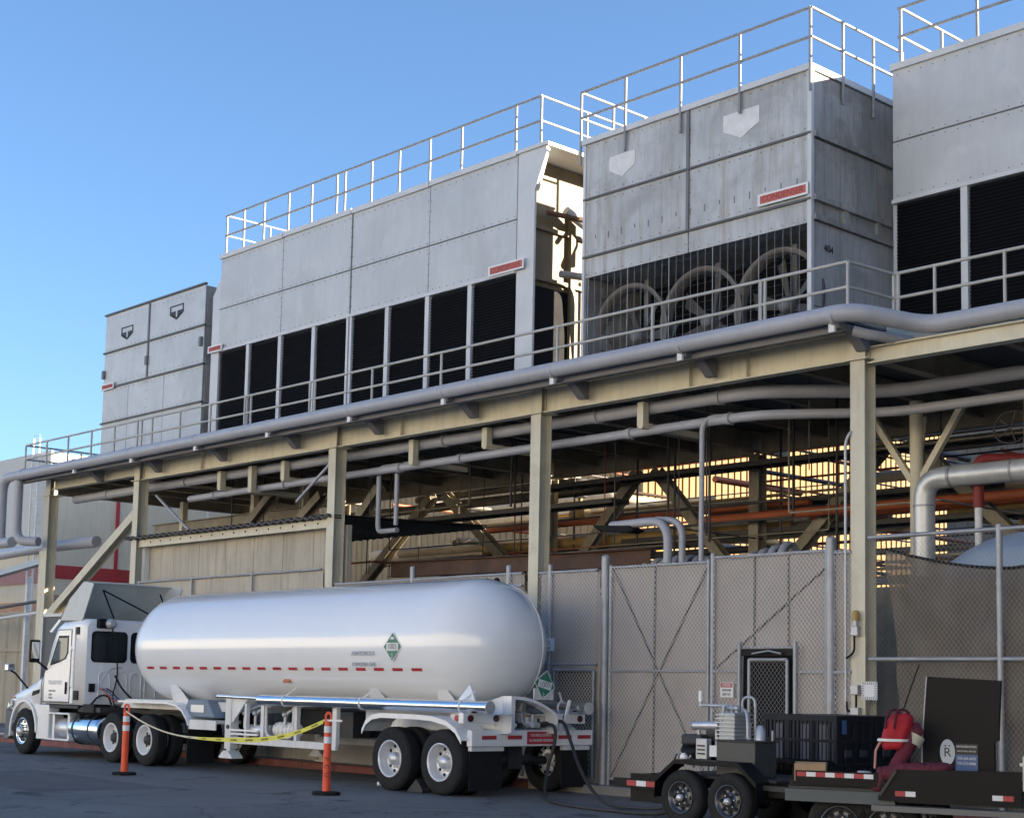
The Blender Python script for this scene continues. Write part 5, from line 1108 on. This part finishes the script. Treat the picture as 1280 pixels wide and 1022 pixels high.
# ------------------------------------------------------------------ orange posts and tape
def post(x, y, label, txt):
    t = thing('delineator_post', label, 'traffic post', (x, y, 0), group='orange delineator posts by the tanker')
    c = MB(); c.lathe([(.22, 0), (.22, .045), (.19, .055), (.075, .06)], (x, y, 0), (0, 0, 1), 8, False, True); part('base', c, blackflat, t)
    c = MB(); c.lathe([(.062, .05), (.06, .4), (.058, .9), (.055, 1.08), (.052, 1.12)], (x, y, 0), (0, 0, 1), 20); tb = part('tube', c, orange_m, t)
    c = MB()
    hp = [(-.052, 1.1), (.052, 1.1), (.056, 1.2), (.035, 1.25), (0, 1.265), (-.035, 1.25), (-.056, 1.2)]; hi = [(-.022, 1.13), (.022, 1.13), (.028, 1.19), (.016, 1.215), (0, 1.222), (-.016, 1.215), (-.028, 1.19)]
    q = Vector((.68, .735, 0))
    P = [Vector((x, y, 0)) + q * a + Vector((0, 0, b)) for a, b in hp]; Q = [Vector((x, y, 0)) + q * a + Vector((0, 0, b)) for a, b in hi]; dpv = Vector((.735, -.68, 0)) * .045
    for i in range(7):
        j = (i + 1) % 7; c.prism([P[i] - dpv * .5, P[j] - dpv * .5, Q[j] - dpv * .5, Q[i] - dpv * .5], dpv)
    part('handle', c, orange_m, t)
    for z in (.78, .94):
        c = MB(); c.tube([(x, y, z), (x, y, z + .1)], .0615, 20, False); part('reflective_band', c, white_p, t)
    if txt:
        for i, ch in enumerate('FCU'):
            a = math.atan2(.735, .68)
            o = text('letter', ch, .11, (0, 0, 0), black_p, None)
            o.data.transform(Matrix.Translation((0, 0, 0))); 
            me = o.data; mt = Matrix.Translation(Vector((x, y, .55 - i * .12)) + Vector((.735, -.68, 0)) * .064) @ Matrix.Rotation(a - 0.0, 4, 'Z') @ Matrix.Rotation(R(90), 4, 'Y') @ Matrix.Scale(.9, 4)
            me.transform(mt); me.transform(Matrix.Translation((-x, -y, 0))); o.parent = t; ORG[o.name] = (x, y, 0)
    return t
post(-25.36, 14.0, 'orange delineator post on a black base near the truck wheels', False)
post(-19.6, 14.25, 'orange delineator post with black letters near the trailer wheels', True)
c = MB(); A, B = Vector((-25.3, 13.95, 1.13)), Vector((-19.66, 14.2, 1.12)); n_ = 40; up = []
for i in range(n_ + 1):
    u = i / n_; p = A.lerp(B, u) + Vector((0, 0, -.42 * (1 - (2 * u - 1) ** 2) - .03 * math.sin(u * 9)))
    tw = .5 + .5 * math.sin(u * 5 - 1.2); w = .012 + .028 * max(0, min(1, (u - .3) * 3)) * (.65 + .35 * tw)
    up.append((p, w))
c2 = MB()
for i in range(n_):
    (p, w), (q, w2) = up[i], up[i + 1]; (c if i > 15 else c2).quad(p - Vector((0, .004, w)), q - Vector((0, .004, w2)), q + Vector((0, .004, w2)), p + Vector((0, .004, w)))
tp = thing('caution_tape', 'sagging yellow caution tape strung between the two orange posts', 'tape', (-22.5, 14.1, .7))
tb = part('tape', c, yellow_m, tp); part('twisted_end', c2, M('pale_tape_back', (.6, .55, .38), .5), tp)
for i in range(14, 39, 3):
    p, w = up[i]; q, _ = up[i + 1]; o = text('lettering', 'CAUTION', w * 1.1, (0, 0, 0), black_p, None)
    d = (q - p).normalized(); mt = Matrix.Translation(p.lerp(q, .5) + Vector((0, -.006, -w * .1))) @ Matrix.Rotation(-math.asin(d.z), 4, 'Y') @ Matrix.Rotation(math.atan2(d.y, d.x), 4, 'Z')
    o.data.transform(mt); o.data.transform(Matrix.Translation((22.5, -14.1, -.7))); o.parent = tb; ORG[o.name] = (-22.5, 14.1, .7)
c = MB(); c.bar((-19.68, 14.22, 1.125), (-19.25, 14.25, 1.13), .006, .03); part('loose_end', c, white_p, tp)

# ------------------------------------------------------------------ pump trailer
pt = thing('pump_trailer', 'black tandem axle trailer carrying a silver finned pump set with pipes', 'trailer', (-13.1, 15.9, 0))
def small_wheel(t, x, y, side, r=.345, w=.2, zc=None):
    ax = (0, side, 0); o = (x, y - side * w, r if zc is None else zc)
    c = MB(); c.lathe([(.2, 0), (.29, 0), (.33, .02), (.345, .05), (.345, w - .05), (.335, w - .02), (.30, w), (.22, w), (.2, w - .02)], o, ax, 36); ty_ = part('tyre', c, tyre_m, t)
    c = MB()
    for h in (.06, .1, .14): c.lathe([(.346, h - .005), (.3465, h), (.346, h + .005)], o, ax, 36)
    part('tread_groove', c, blackflat, ty_, kind='stuff')
    c = MB(); c.lathe([(.2, w - .02), (.205, w), (.19, w), (.18, w - .05), (.15, w - .06), (.06, w - .045), (.06, w - .0)], o, ax, 30); rm = part('rim', c, M('dark_grey_rim', (.09, .095, .105), .3, metal=.6), ty_)
    for i in range(8):
        a = i * math.pi / 4; q = Vector((math.cos(a), 0, math.sin(a))); p = Vector(o) + Vector(ax) * (w - .05) + q * .135
        c = MB(); c.cyl(p - Vector(ax) * .02, p + Vector(ax) * .005, .026, 10); part('hand_hole', c, black, rm)
    for i in range(6):
        a = i * math.pi / 3 + .2; q = Vector((math.cos(a), 0, math.sin(a))); p = Vector(o) + Vector(ax) * (w - .05) + q * .085
        c = MB(); c.cyl(p, p + Vector(ax) * .03, .011, 6); part('lug_nut', c, alu, rm)
    c = MB(); c.lathe([(.05, w - .04), (.045, w + .02), (.03, w + .04), (.001, w + .042)], o, ax, 16); part('hub_cap', c, alu_dull, rm)
for x in (-13.2, -12.43):
    small_wheel(pt, x, 15.08, -1); small_wheel(pt, x, 16.95, 1)
    c = MB(); c.cyl((x, 15.2, .345), (x, 16.8, .345), .04, 10); part('axle', c, steel_dk, pt)
for yy in (15.06, 16.72):
    fp = [(-13.62, .33), (-13.6, .56), (-13.28, .80), (-12.26, .80), (-11.98, .57), (-11.97, .40)]
    c = MB()
    for i in range(len(fp) - 1):
        (xa, za), (xb, zb) = fp[i], fp[i + 1]
        c.prism([(xa, yy, za), (xb, yy, zb), (xb, yy, zb + .02), (xa, yy, za + .02)], (0, .27, 0))
        c.prism([(xa, yy - .008, za - .035), (xb, yy - .008, zb - .035), (xb, yy - .008, zb + .022), (xa, yy - .008, za + .022)], (0, .008, 0))
    part('fender', c, black, pt)
for yy in (15.45, 16.5): c = MB(); c.box(-14.4, -11.5, yy, yy + .06, .46, .58); part('frame_rail', c, black, pt)
for x in (-14.4, -13.9, -12.0, -11.56): c = MB(); c.box(x, x + .06, 15.51, 16.5, .47, .57); part('cross_member', c, black, pt)
c = MB(); c.box(-13.85, -11.9, 15.36, 16.66, .585, .62); part('deck_plate', c, steel_dk, pt)
c = MB(); c.box(-14.55, -13.62, 15.28, 15.34, .4, .52); sr = part('side_rail', c, black, pt); c = MB(); c.box(-14.35, -13.7, 15.4, 15.9, .22, .4); part('under_box', c, black, pt)
for i in range(4):
    c = MB(); c.box(-14.3 + i * .17, -14.3 + (i + 1) * .17 - .004, 15.272, 15.28, .43, .50); part('reflector', c, red_p if i % 2 == 0 else white_p, sr)
c = MB(); c.box(-11.98, -11.35, 15.2, 15.26, .50, .56); part('tail_bar', c, steel_dk, pt)
c = MB(); c.box(-11.95, -11.4, 15.26, 16.7, .42, .5); part('tail_frame', c, black, pt)
# equipment
c = MB(); c.box(-12.9, -12.28, 15.42, 15.85, .64, 1.06); tb = part('oil_tank', c, M('dark_green_grey_tank', (.055, .06, .062), .45), pt, bevel=.012)
c = MB(); c.box(-12.92, -12.26, 15.40, 15.87, 1.06, 1.075); part('tank_lid', c, steel_dk, tb)
pz = 15.85
c = MB(); c.box(-13.09, -12.83, pz - .16, pz + .16, .95, 1.42); cb = part('compressor', c, M('pale_blue_grey_casting', (.36, .41, .45), .45, metal=.3, var=.2, vs=8), pt, bevel=.02)
for i in range(9):
    c = MB(); c.box(-13.12, -12.80, pz - .19, pz + .19, .98 + i * .05, .995 + i * .05); part('cooling_fin', c, galv, cb)
for x in (-13.03, -12.96, -12.88): c = MB(); c.sphere((x, pz - .05, 1.47), .045, 10); c.cyl((x, pz - .05, 1.4), (x, pz - .05, 1.5), .03, 8); part('valve_cap', c, galv, cb)
c = MB(); c.cyl((-13.55, pz - .1, 1.235), (-13.12, pz - .1, 1.245), .055, 16); hx = part('exchanger', c, alu_dull, pt); c = MB(); c.cyl((-13.565, pz - .1, 1.235), (-13.55, pz - .1, 1.235), .065, 16); part('end_flange', c, galv, hx)
for p_, r_ in (([(-13.47, pz - .1, .8), (-13.47, pz - .1, 1.2)], .022), ([(-13.17, pz - .1, .9), (-13.17, pz - .1, 1.2)], .022), ([(-13.14, pz, 1.28), (-13.14, pz, 1.5)], .022), ([(-13.55, pz, 1.5), (-13.0, pz, 1.5)], .022), ([(-13.53, pz, 1.48), (-13.53, pz, 1.56)], .022), ([(-13.1, pz - .1, 1.25), (-13.03, pz - .15, 1.3), (-13.0, pz - .15, 1.5)], .025), ([(-12.83, pz, 1.46), (-12.72, pz - .05, 1.44), (-12.66, pz - .1, 1.3), (-12.66, pz - .1, 1.1)], .022), ([(-12.8, pz + .1, 1.3), (-12.8, pz + .1, 1.0)], .03)):
    c = MB(); c.tube(rpath(p_, .08, 5), r_, 9); part('feed_pipe', c, galv, pt)
for x in (-13.3, -12.72, -12.5): c = MB(); c.tube([(x, pz + .2, .62), (x, pz + .2, 1.2 + .1 * (x < -13))], .016, 7); part('standpipe', c, galv, pt)
c = MB(); c.tube(rpath([(-12.95, pz + .15, 1.1), (-12.95, pz + .15, 1.62), (-12.74, pz + .15, 1.62), (-12.74, pz + .15, 1.1)], .1, 5), .018, 8); part('loop_pipe', c, galv, pt)
c = MB(); c.cyl((-13.53, pz, 1.55), (-13.53, pz, 1.69), .03, 10); part('relief_stack', c, white, pt)
c = MB(); c.lathe([(.075, -.2), (.075, .1), (.03, .16)], (-12.64, pz + .12, 1.1), (0, 0, 1), 16, cap=True); part('separator', c, alu_dull, pt)
c = MB(); c.cyl((-13.75, pz, .86), (-13.3, pz, .86), .15, 16); en = part('engine', c, black, pt); c = MB(); c.box(-13.7, -13.35, pz - .2, pz + .2, .98, 1.12); part('engine_top', c, steel_dk, en, bevel=.03)
c = MB(); c.lathe([(.1, 0), (.12, .05), (.12, .3), (.1, .35)], (-13.35, pz, 1.16), (1, 0, 0), 14, cap=True); part('muffler', c, steel_dk, en)
for i in range(7): c = MB(); c.tube([(-13.8 + .06 * i, pz - .24, .7 + .03 * (i % 3)), (-13.75 + .06 * i, pz - .22, .85 + .05 * (i % 2)), (-13.68 + .05 * i, pz - .2, .8)], .014, 6); part('engine_line', c, [steel_dk, galv, blackflat][i % 3], en)
c = MB(); c.sphere((-13.62, pz - .22, .82), .06, 10); part('air_filter', c, white, en)
c = MB(); c.box(-13.24, -13.06, 15.42, 15.52, .82, 1.08); part('control_box', c, galv, pt, bevel=.008)
for z in (.88, .93, .98): c = MB(); c.box(-13.21, -13.09, 15.41, 15.42, z, z + .02); part('vent_slot', c, steel_dk, pt)
c = MB(); c.box(-13.02, -12.88, 15.43, 15.44, .86, 1.0); part('data_plate', c, white_p, pt)

# hoses from the tanker's tail to the pump trailer
def hose(label, pts, r=.03):
    p = [Vector(q) for q in pts]; out = []
    ext = [p[0] * 2 - p[1]] + p + [p[-1] * 2 - p[-2]]
    for i in range(1, len(ext) - 2):
        for k_ in range(10):
            t = k_ / 10; a, b, c_, d = ext[i - 1], ext[i], ext[i + 1], ext[i + 2]
            out.append(.5 * ((2 * b) + (c_ - a) * t + (2 * a - 5 * b + 4 * c_ - d) * t * t + (3 * b - a - 3 * c_ + d) * t ** 3))
    out.append(p[-1]); c = MB(); c.tube(out, r, 10)
    h = thing('transfer_hose', label, 'hose', tuple(p[0]), group='black transfer hoses'); part('hose', c, rubber_hose, h)
    c = MB(); c.cyl(p[0] - Vector((.06, 0, 0)), p[0] + Vector((.03, 0, 0)), r * 1.5, 10); part('coupling', c, steel_dk, h); return h
hose('black hose dropping straight from the tank valves and curling over the asphalt', [(-18.03, 17.36, 1.12), (-17.84, 17.36, 1.08), (-17.78, 17.32, .85), (-17.8, 17.2, .45), (-17.6, 16.95, .1), (-17.2, 16.6, .035), (-16.4, 16.05, .035), (-15.4, 15.75, .035), (-14.2, 15.8, .05), (-13.8, 15.9, .25)], .027)
hose('black hose sagging in one long curve from the tank valves to the pump trailer', [(-18.03, 17.56, 1.16), (-17.85, 17.58, 1.14), (-17.6, 17.5, .85), (-17.2, 17.3, .48), (-16.6, 16.95, .2), (-15.9, 16.5, .07), (-15.2, 16.2, .05), (-14.3, 16.1, .12), (-13.9, 16.1, .4)], .027)

# ------------------------------------------------------------------ bulk bin behind the pump trailer
def bulk_bin(label, bx0, bx1, by0, by1, bz=1.4):
    bn = thing('bulk_bin', label, 'bin', ((bx0 + bx1) / 2, (by0 + by1) / 2, 0), group='black bulk bins by the fence')
    c = MB(); c.box(bx0, bx1, by0, by1, .06, .16); part('base', c, bin_m, bn)
    for x in (bx0 + .02, bx1 - .3, (bx0 + bx1) / 2 - .14): c = MB(); c.box(x, x + .28, by0, by1, 0, .06); part('skid', c, bin_m, bn)
    for a in ((bx0 + .03, bx1 - .03, by0 + .03, by0 + .05), (bx0 + .03, bx1 - .03, by1 - .05, by1 - .03), (bx1 - .05, bx1 - .03, by0 + .05, by1 - .05), (bx0 + .03, bx0 + .05, by0 + .05, by1 - .05)):
        c = MB(); c.box(*a, .16, bz); part('wall_panel', c, bin_in if a[1] - a[0] > .5 else bin_m, bn)
    for z in (bz - .08, 1.05, .74, .42, .18):
        h = .08 if z > 1.2 else .035
        c = MB(); c.box(bx0, bx1, by0, by0 + .03, z, z + h); part('rib', c, bin_m, bn); c = MB(); c.box(bx1 - .03, bx1, by0 + .03, by1, z, z + h); part('rib', c, bin_m, bn)
    for i in range(19):
        x = bx0 + i * (bx1 - bx0 - .05) / 18; c = MB(); c.box(x, x + (.05 if i % 6 == 0 else .014), by0 + .005, by0 + .028, .16, bz - .08); part('rib', c, bin_m, bn)
    for x in (bx0 + .2, bx0 + .62, bx0 + .92): c = MB(); c.box(x, x + .13, by0 + .012, by0 + .03, .5, 1.28); part('slat', c, bin_lt, bn)
    for i in range(5):
        y = by0 + .03 + i * (by1 - by0 - .1) / 4; c = MB(); c.box(bx1 - .028, bx1 - .004, y, y + (.06 if i % 2 == 0 else .02), .16, bz - .08); part('rib', c, bin_m, bn)
    for y in (by0 + .18, by0 + .52): c = MB(); c.box(bx1 - .01, bx1 + .02, y, y + .14, .86, .95); part('latch', c, bin_in, bn)
    return bn
bin_lt = M('grey_bin_slat', (.11, .11, .13), .6, var=.2, vs=4)
b_ = bulk_bin('black ribbed bulk bin with grey slats nearest the pump trailer', -13.4, -12.2, 17.0, 17.84)
c = MB(); c.box(-12.202, -12.196, 17.12, 17.22, 1.16, 1.34); part('label_card', c, blue_p, b_)
bulk_bin('second black bulk bin tight behind the first against the fence', -13.4, -12.2, 17.87, 18.72)

# ------------------------------------------------------------------ flatbed utility trailer and its load (built in its own axes: x along, y away)
FR = R(21)
ft = thing('flatbed_trailer', 'black low flatbed trailer with reflective tape at the lower right', 'trailer', (-9.99, 13.09, .135), FR, local=True)
L_, W_ = 5.2, 1.9
c = MB(); c.box(0, L_, .0, .07, .48, .60); part('frame_rail', c, steel_dk, ft); c = MB(); c.box(0, L_, W_ - .07, W_, .48, .60); part('frame_rail', c, steel_dk, ft)
for i in range(7): c = MB(); c.box(.1 + i * .8, .16 + i * .8, .07, W_ - .07, .5, .6); part('cross_member', c, steel_dk, ft)
for i in range(9): c = MB(); c.box(.01, L_, .005 + i * .21, .2 + i * .21, .605, .645); part('deck_board', c, M('black_deck_board', (.03, .028, .027), .85, var=.3, vs=5) if i == 0 else bpy.data.materials['black_deck_board'], ft)
c = MB(); c.box(.05, 1.0, -.03, .0, .62, .76); sb = part('edge_board', c, black, ft)
for i in range(8): c = MB(); c.box(.10 + i * .098, .10 + (i + 1) * .098 - .002, -.037, -.03, .70, .745); part('reflector', c, red_p if i % 2 == 0 else white_p, sb)
c = MB(); c.box(-.02, 1.1, -.05, .0, .45, .57); part('corner_channel', c, M('grey_green_steel', (.075, .09, .095), .5), ft)
c = MB(); c.prism([(.95, -.12, .50), (.95, -.12, .55), (1.12, -.12, .79), (2.32, -.12, .81), (2.32, -.12, .50)], (0, .025, 0)); sg = part('wheel_fender', c, black, ft)
c = MB(); c.prism([(1.12, -.12, .79), (2.32, -.12, .81), (2.32, -.12, .83), (1.12, -.12, .81)], (0, .12, 0)); part('fender_top', c, black, sg); c = MB(); c.bar((.97, -.13, .55), (1.13, -.13, .80), .02, .03); part('fender_edge', c, steel_dk, sg)
for x in (1.12, 2.05):
    for i in range(2): c = MB(); c.box(x + i * .10, x + .098 + i * .10, -.128, -.12, .55, .60); part('reflector', c, (red_p, white_p)[i if x < 2 else 1 - i], sg)
c = MB(); c.box(.9, L_, -.2, -.02, .40, .455); part('running_board', c, M('grey_running_board', (.16, .16, .15), .6), ft)
for x in (.52, .98): small_wheel_local = None
for x in (.50, .98):
    for yy, sd_ in ((.12, -1), (W_ - .1, 1)): small_wheel(ft, x, yy, sd_, r=.345, w=.18, zc=.21)
c = MB(); c.box(2.33, 2.37, -.1, -.05, .65, .98); c.bar((2.30, -.07, .9), (2.6, -.07, .94), .03, .03); part('stake', c, galv, ft)
def on_bed(name, label, cat, x, y, z=.78, rz=0.):
    v = Matrix.Rotation(FR, 3, 'Z') @ Vector((x, y, 0)); return thing(name, label, cat, (-9.99 + v.x, 13.09 + v.y, z), FR + rz, local=True)
b = on_bed('cardboard_box', 'brown cardboard box on the left end of the flatbed', 'box', .21, .13, .782, R(12))
c = MB(); c.prism([(-.17, -.13, 0), (.14, -.13, 0), (.15, -.13, .19), (-.17, -.13, .18)], (0, .3, 0)); bb = part('carton', c, card, b, bevel=.006)
c = MB(); c.box(-.17, .15, .0, .03, .186, .192); part('tape_strip', c, M('brown_tape', (.36, .24, .13), .35), bb)
b = on_bed('paint_can', 'small white tub on the flatbed right of the cardboard box', 'tub', .77, .06, .782)
c = MB(); c.lathe([(.001, 0), (.06, 0), (.066, .1), (.068, .11)], (0, 0, 0), (0, 0, 1), 18); part('body', c, white_p, b); c = MB(); c.lathe([(.07, .1), (.07, .125), (.001, .13)], (0, 0, 0), (0, 0, 1), 18); part('lid', c, pipe_m, b)
b = on_bed('paint_can', 'small yellow tub beside the white tub on the flatbed', 'tub', .90, .06, .782)
c = MB(); c.box(-.06, .06, -.05, .05, 0, .085); part('body', c, M('pale_yellow_tub', (.55, .5, .2), .5), b, bevel=.01); c = MB(); c.box(-.062, .062, -.052, .052, .085, .1); part('lid', c, M('yellow_lid', (.5, .45, .15), .5), b)
b = on_bed('display_board', 'big black upright board with an oval R badge and blue panel on the flatbed', 'board', 1.64, .5, .782, R(-2))
c = MB(); c.prism([(-.38, 0, .0), (.36, 0, 0), (.33, 0, .06), (.33, 0, .45), (.37, 0, .46), (.40, 0, 1.06), (-.33, 0, 1.09), (-.38, 0, .4)], (0, .09, 0)); bd = part('panel', c, black, b)
c = MB(); c.prism([(-.383, .0, 0), (-.383, .09, 0), (-.383, .09, .4), (-.333, .09, 1.09), (-.333, 0, 1.09), (-.383, 0, .4)], (-.012, 0, 0)); part('edge_strip', c, galv_post, b)
c = MB(); c.prism([(-.13 + .075 * math.cos(a * math.pi / 12), -.006, .33 + .13 * math.sin(a * math.pi / 12)) for a in range(24)], (0, .006, 0)); ov = part('oval_badge', c, M('pale_badge_print', (.55, .58, .62), .5), bd)
text('letter', 'R', .13, (-.13, -.0075, .325), black_p, ov)
for a in (-.15, -.11): c = MB(); c.sphere((a, -.008, .395), .009, 6); part('dot', c, black_p, ov)
c = MB(); c.box(-.05, .17, -.004, 0, .12, .42); bl = part('blue_panel', c, blue_p, bd)
c = MB(); c.box(-.05, .17, -.005, -.004, .31, .42); part('black_panel', c, black_p, bd)
for s_, z, h in (('REFRIGERATION', .39, .03), ('INDUSTRIAL SERVICE', .345, .022), ('770-209-4470', .27, .036), ('770-215-9908', .22, .036), ('24 HOUR SERVICE', .145, .026)): text('lettering', s_, h, (.06, -.0065, z), white_p, bd, sx=.9)
from mathutils import noise as mn
def crumple(fn, nu, nv, amp, fq, seed):
    """a closed cloth form pushed in and out along folds"""
    c = MB(); c.grid(fn, nu, nv); out = []
    for x, y, z in c.v:
        k_ = mn.noise(Vector((x * fq + seed, y * fq, z * fq * .6))); k2 = mn.noise(Vector((x * fq * 2.7, y * fq * 2.7 + seed, z * fq * 1.6)))
        d = Vector((x, y, 0)); d = d.normalized() if d.length > 1e-4 else Vector((0, 0, 1)); q = Vector((x, y, z)) + d * amp * (k_ + .5 * abs(k2)) + Vector((0, 0, amp * .5 * k2)); out.append(tuple(q))
    c.v = out; return c
b = on_bed('red_bag', 'red duffel bag with a white band slumped by the black board', 'bag', 1.08, .12, 1.14)
def bagf(u, v):
    a = 2 * math.pi * u; t = math.pi * v; e = lambda q, w: math.copysign(abs(q) ** w, q)
    z = .185 * e(math.cos(t), .7); k_ = abs(math.sin(t)) ** .45
    return (.13 * k_ * e(math.cos(a), .75) + z * .3, .10 * k_ * e(math.sin(a), .75), z + .17)
rb_ = part('bag', crumple(bagf, 36, 24, .028, 9, 3.), red_bag, b)
c = MB(); c.grid(lambda u, v: tuple(Vector(bagf(u, .58 + .05 * v)) * 1.0 + Vector((.034 * math.cos(6.283 * u), .034 * math.sin(6.283 * u), 0))), 30, 2); part('white_band', c, white_p, rb_)
for a, z1 in ((-.06, .36), (.03, .38)): c = MB(); c.tube(rpath([(a - .03, -.11, .2), (a, -.13, z1), (a + .06, -.07, .4), (a + .1, -.02, .36)], .08, 5), .013, 7); part('handle', c, maroon, rb_)
c = MB(); c.tube([(-.13, -.06, .1), (-.19, -.08, -.02), (-.2, -.08, -.2)], .014, 6); part('strap', c, M('pink_strap', (.5, .25, .2), .7), rb_)
c = MB(); c.tube([(.06, .0, .36), (.12, .1, .6), (.2, .15, .85)], .008, 6); part('cord', c, blackflat, rb_)
b = on_bed('maroon_suit', 'maroon folded protective suit with bent legs lying along the flatbed side', 'clothing', 1.2, .0, .80)
def limbf(path, wide, thick):
    P = rpath(path, .15, 8); Ls = [0]
    for i in range(1, len(P)): Ls.append(Ls[-1] + (P[i] - P[i - 1]).length)
    def fn(u, v):
        d = v * Ls[-1]; i = max(0, min(len(P) - 2, next((k_ for k_ in range(len(P) - 1) if Ls[k_ + 1] >= d), len(P) - 2)))
        p = P[i].lerp(P[i + 1], (d - Ls[i]) / max(1e-6, Ls[i + 1] - Ls[i])); t = (P[i + 1] - P[i]).normalized(); sd_ = Vector((0, 1, 0)); up = t.cross(sd_).normalized()
        a = 2 * math.pi * u; w = math.sin(min(1, v * 7, (1 - v) * 7) * math.pi / 2)
        return tuple(p + sd_ * thick * math.cos(a) * w + up * wide(v) * math.sin(a) * w)
    return fn
b1 = part('suit', crumple(limbf([(-.26, .02, .06), (-.05, 0, .13), (.2, -.02, .15), (.47, 0, .18)], lambda v: .085 - .03 * v, .1), 22, 40, .035, 8, 1.), maroon, b)
part('leg', crumple(limbf([(-.15, .05, .1), (-.03, .12, .32), (.09, .2, .6)], lambda v: .06 + .03 * v, .07), 20, 30, .03, 9, 7.), maroon, b)
part('leg', crumple(limbf([(-.3, .04, -.1), (-.22, .03, .16)], lambda v: .075, .07), 18, 14, .03, 9, 4.), maroon, b)
c = MB(); c.lathe([(.082, -.05), (.084, 0), (.088, .05)], (.05, .17, .43), (.45, .3, 1), 16); c2 = part('reflective_cuff', c, M('reflective_cuff', (.5, .48, .36), .5, var=.3, vs=12), b)
c = MB(); c.obox((.24, -.1, .11), (.06, .01, .09), Matrix.Rotation(-.2, 3, 'Y')); part('tag', c, white_p, b)

# ------------------------------------------------------------------ small things
solo('litter_cup', MB().lathe([(.001, 0), (.03, 0), (.042, .09), (.03, .09)], (-21.1, 16.4, .03), (.8, .5, .1), 12), white_p, 'white paper cup lying on the asphalt left of the right orange post', 'litter', (-21.1, 16.4, 0))
c = MB(); c.prism([(-33.05, CN - .012, 1.30), (-32.75, CN - .012, 1.36), (-32.72, CN - .012, 1.44), (-33.0, CN - .012, 1.40)], (0, .03, 0)); part('hood_vent', c, black, tc)
c = MB(); c.tube([(-32.58, CN - .008, 1.12), (-32.6, CN - .008, 1.6), (-32.52, CN + .02, 1.9)], .009, 5); part('hood_gap', c, seam_m, tc)
c = MB(); c.prism([(-34.42, CN + .07, 1.0), (-34.1, CN - .005, 1.05), (-34.12, CN + .0, 1.2), (-34.4, CN + .08, 1.14)], (0, .05, 0)); part('headlight', c, alu, tc)
c = MB(); c.box(-33.95, -33.86, CN - .02, CN + .01, 1.22, 1.26); part('side_marker', c, stripe_or, tc)
for z in (1.5, 2.3): c = MB(); c.box(-31.29, -31.25, CN - .016, CN, z, z + .1); part('door_hinge', c, alu_dull, tc)
c = MB(); c.tube(rpath([(-31.2, CN - .02, 1.5), (-31.2, CN - .06, 1.52), (-31.2, CN - .06, 2.3), (-31.2, CN - .02, 2.32)], .03, 4), .014, 7); part('grab_rail', c, alu_dull, tc)
for i in range(5): c = MB(); c.box(-31.95 + .02 * (i % 2), -31.87, 16.1 + i * .42, 16.2 + i * .42, 2.93, 2.98); part('roof_marker', c, stripe_or, tc)
c = MB(); c.cyl((-31.0, 16.0, .88), (-31.0, 15.96, .96), .05, 12); part('fuel_cap', c, steel_dk, ft_tank)
for x in (-31.3, -30.7): c = MB(); c.box(x - .02, x + .02, CN + .35, 16.6, .86, .95); part('tank_bracket', c, steel_dk, tc)
for i, y in enumerate((16.25, 16.33, 16.41)): c = MB(); c.tube(rpath([(BXc + .02, y, 1.5), (BXc + .25, y, 1.45), (BXc + .5, y + .1, 1.2), (BXc + .9, y + .3, 1.3)], .2, 6), .013, 6); part('air_line', c, [red_p, blue_p, blackflat][i], tc)
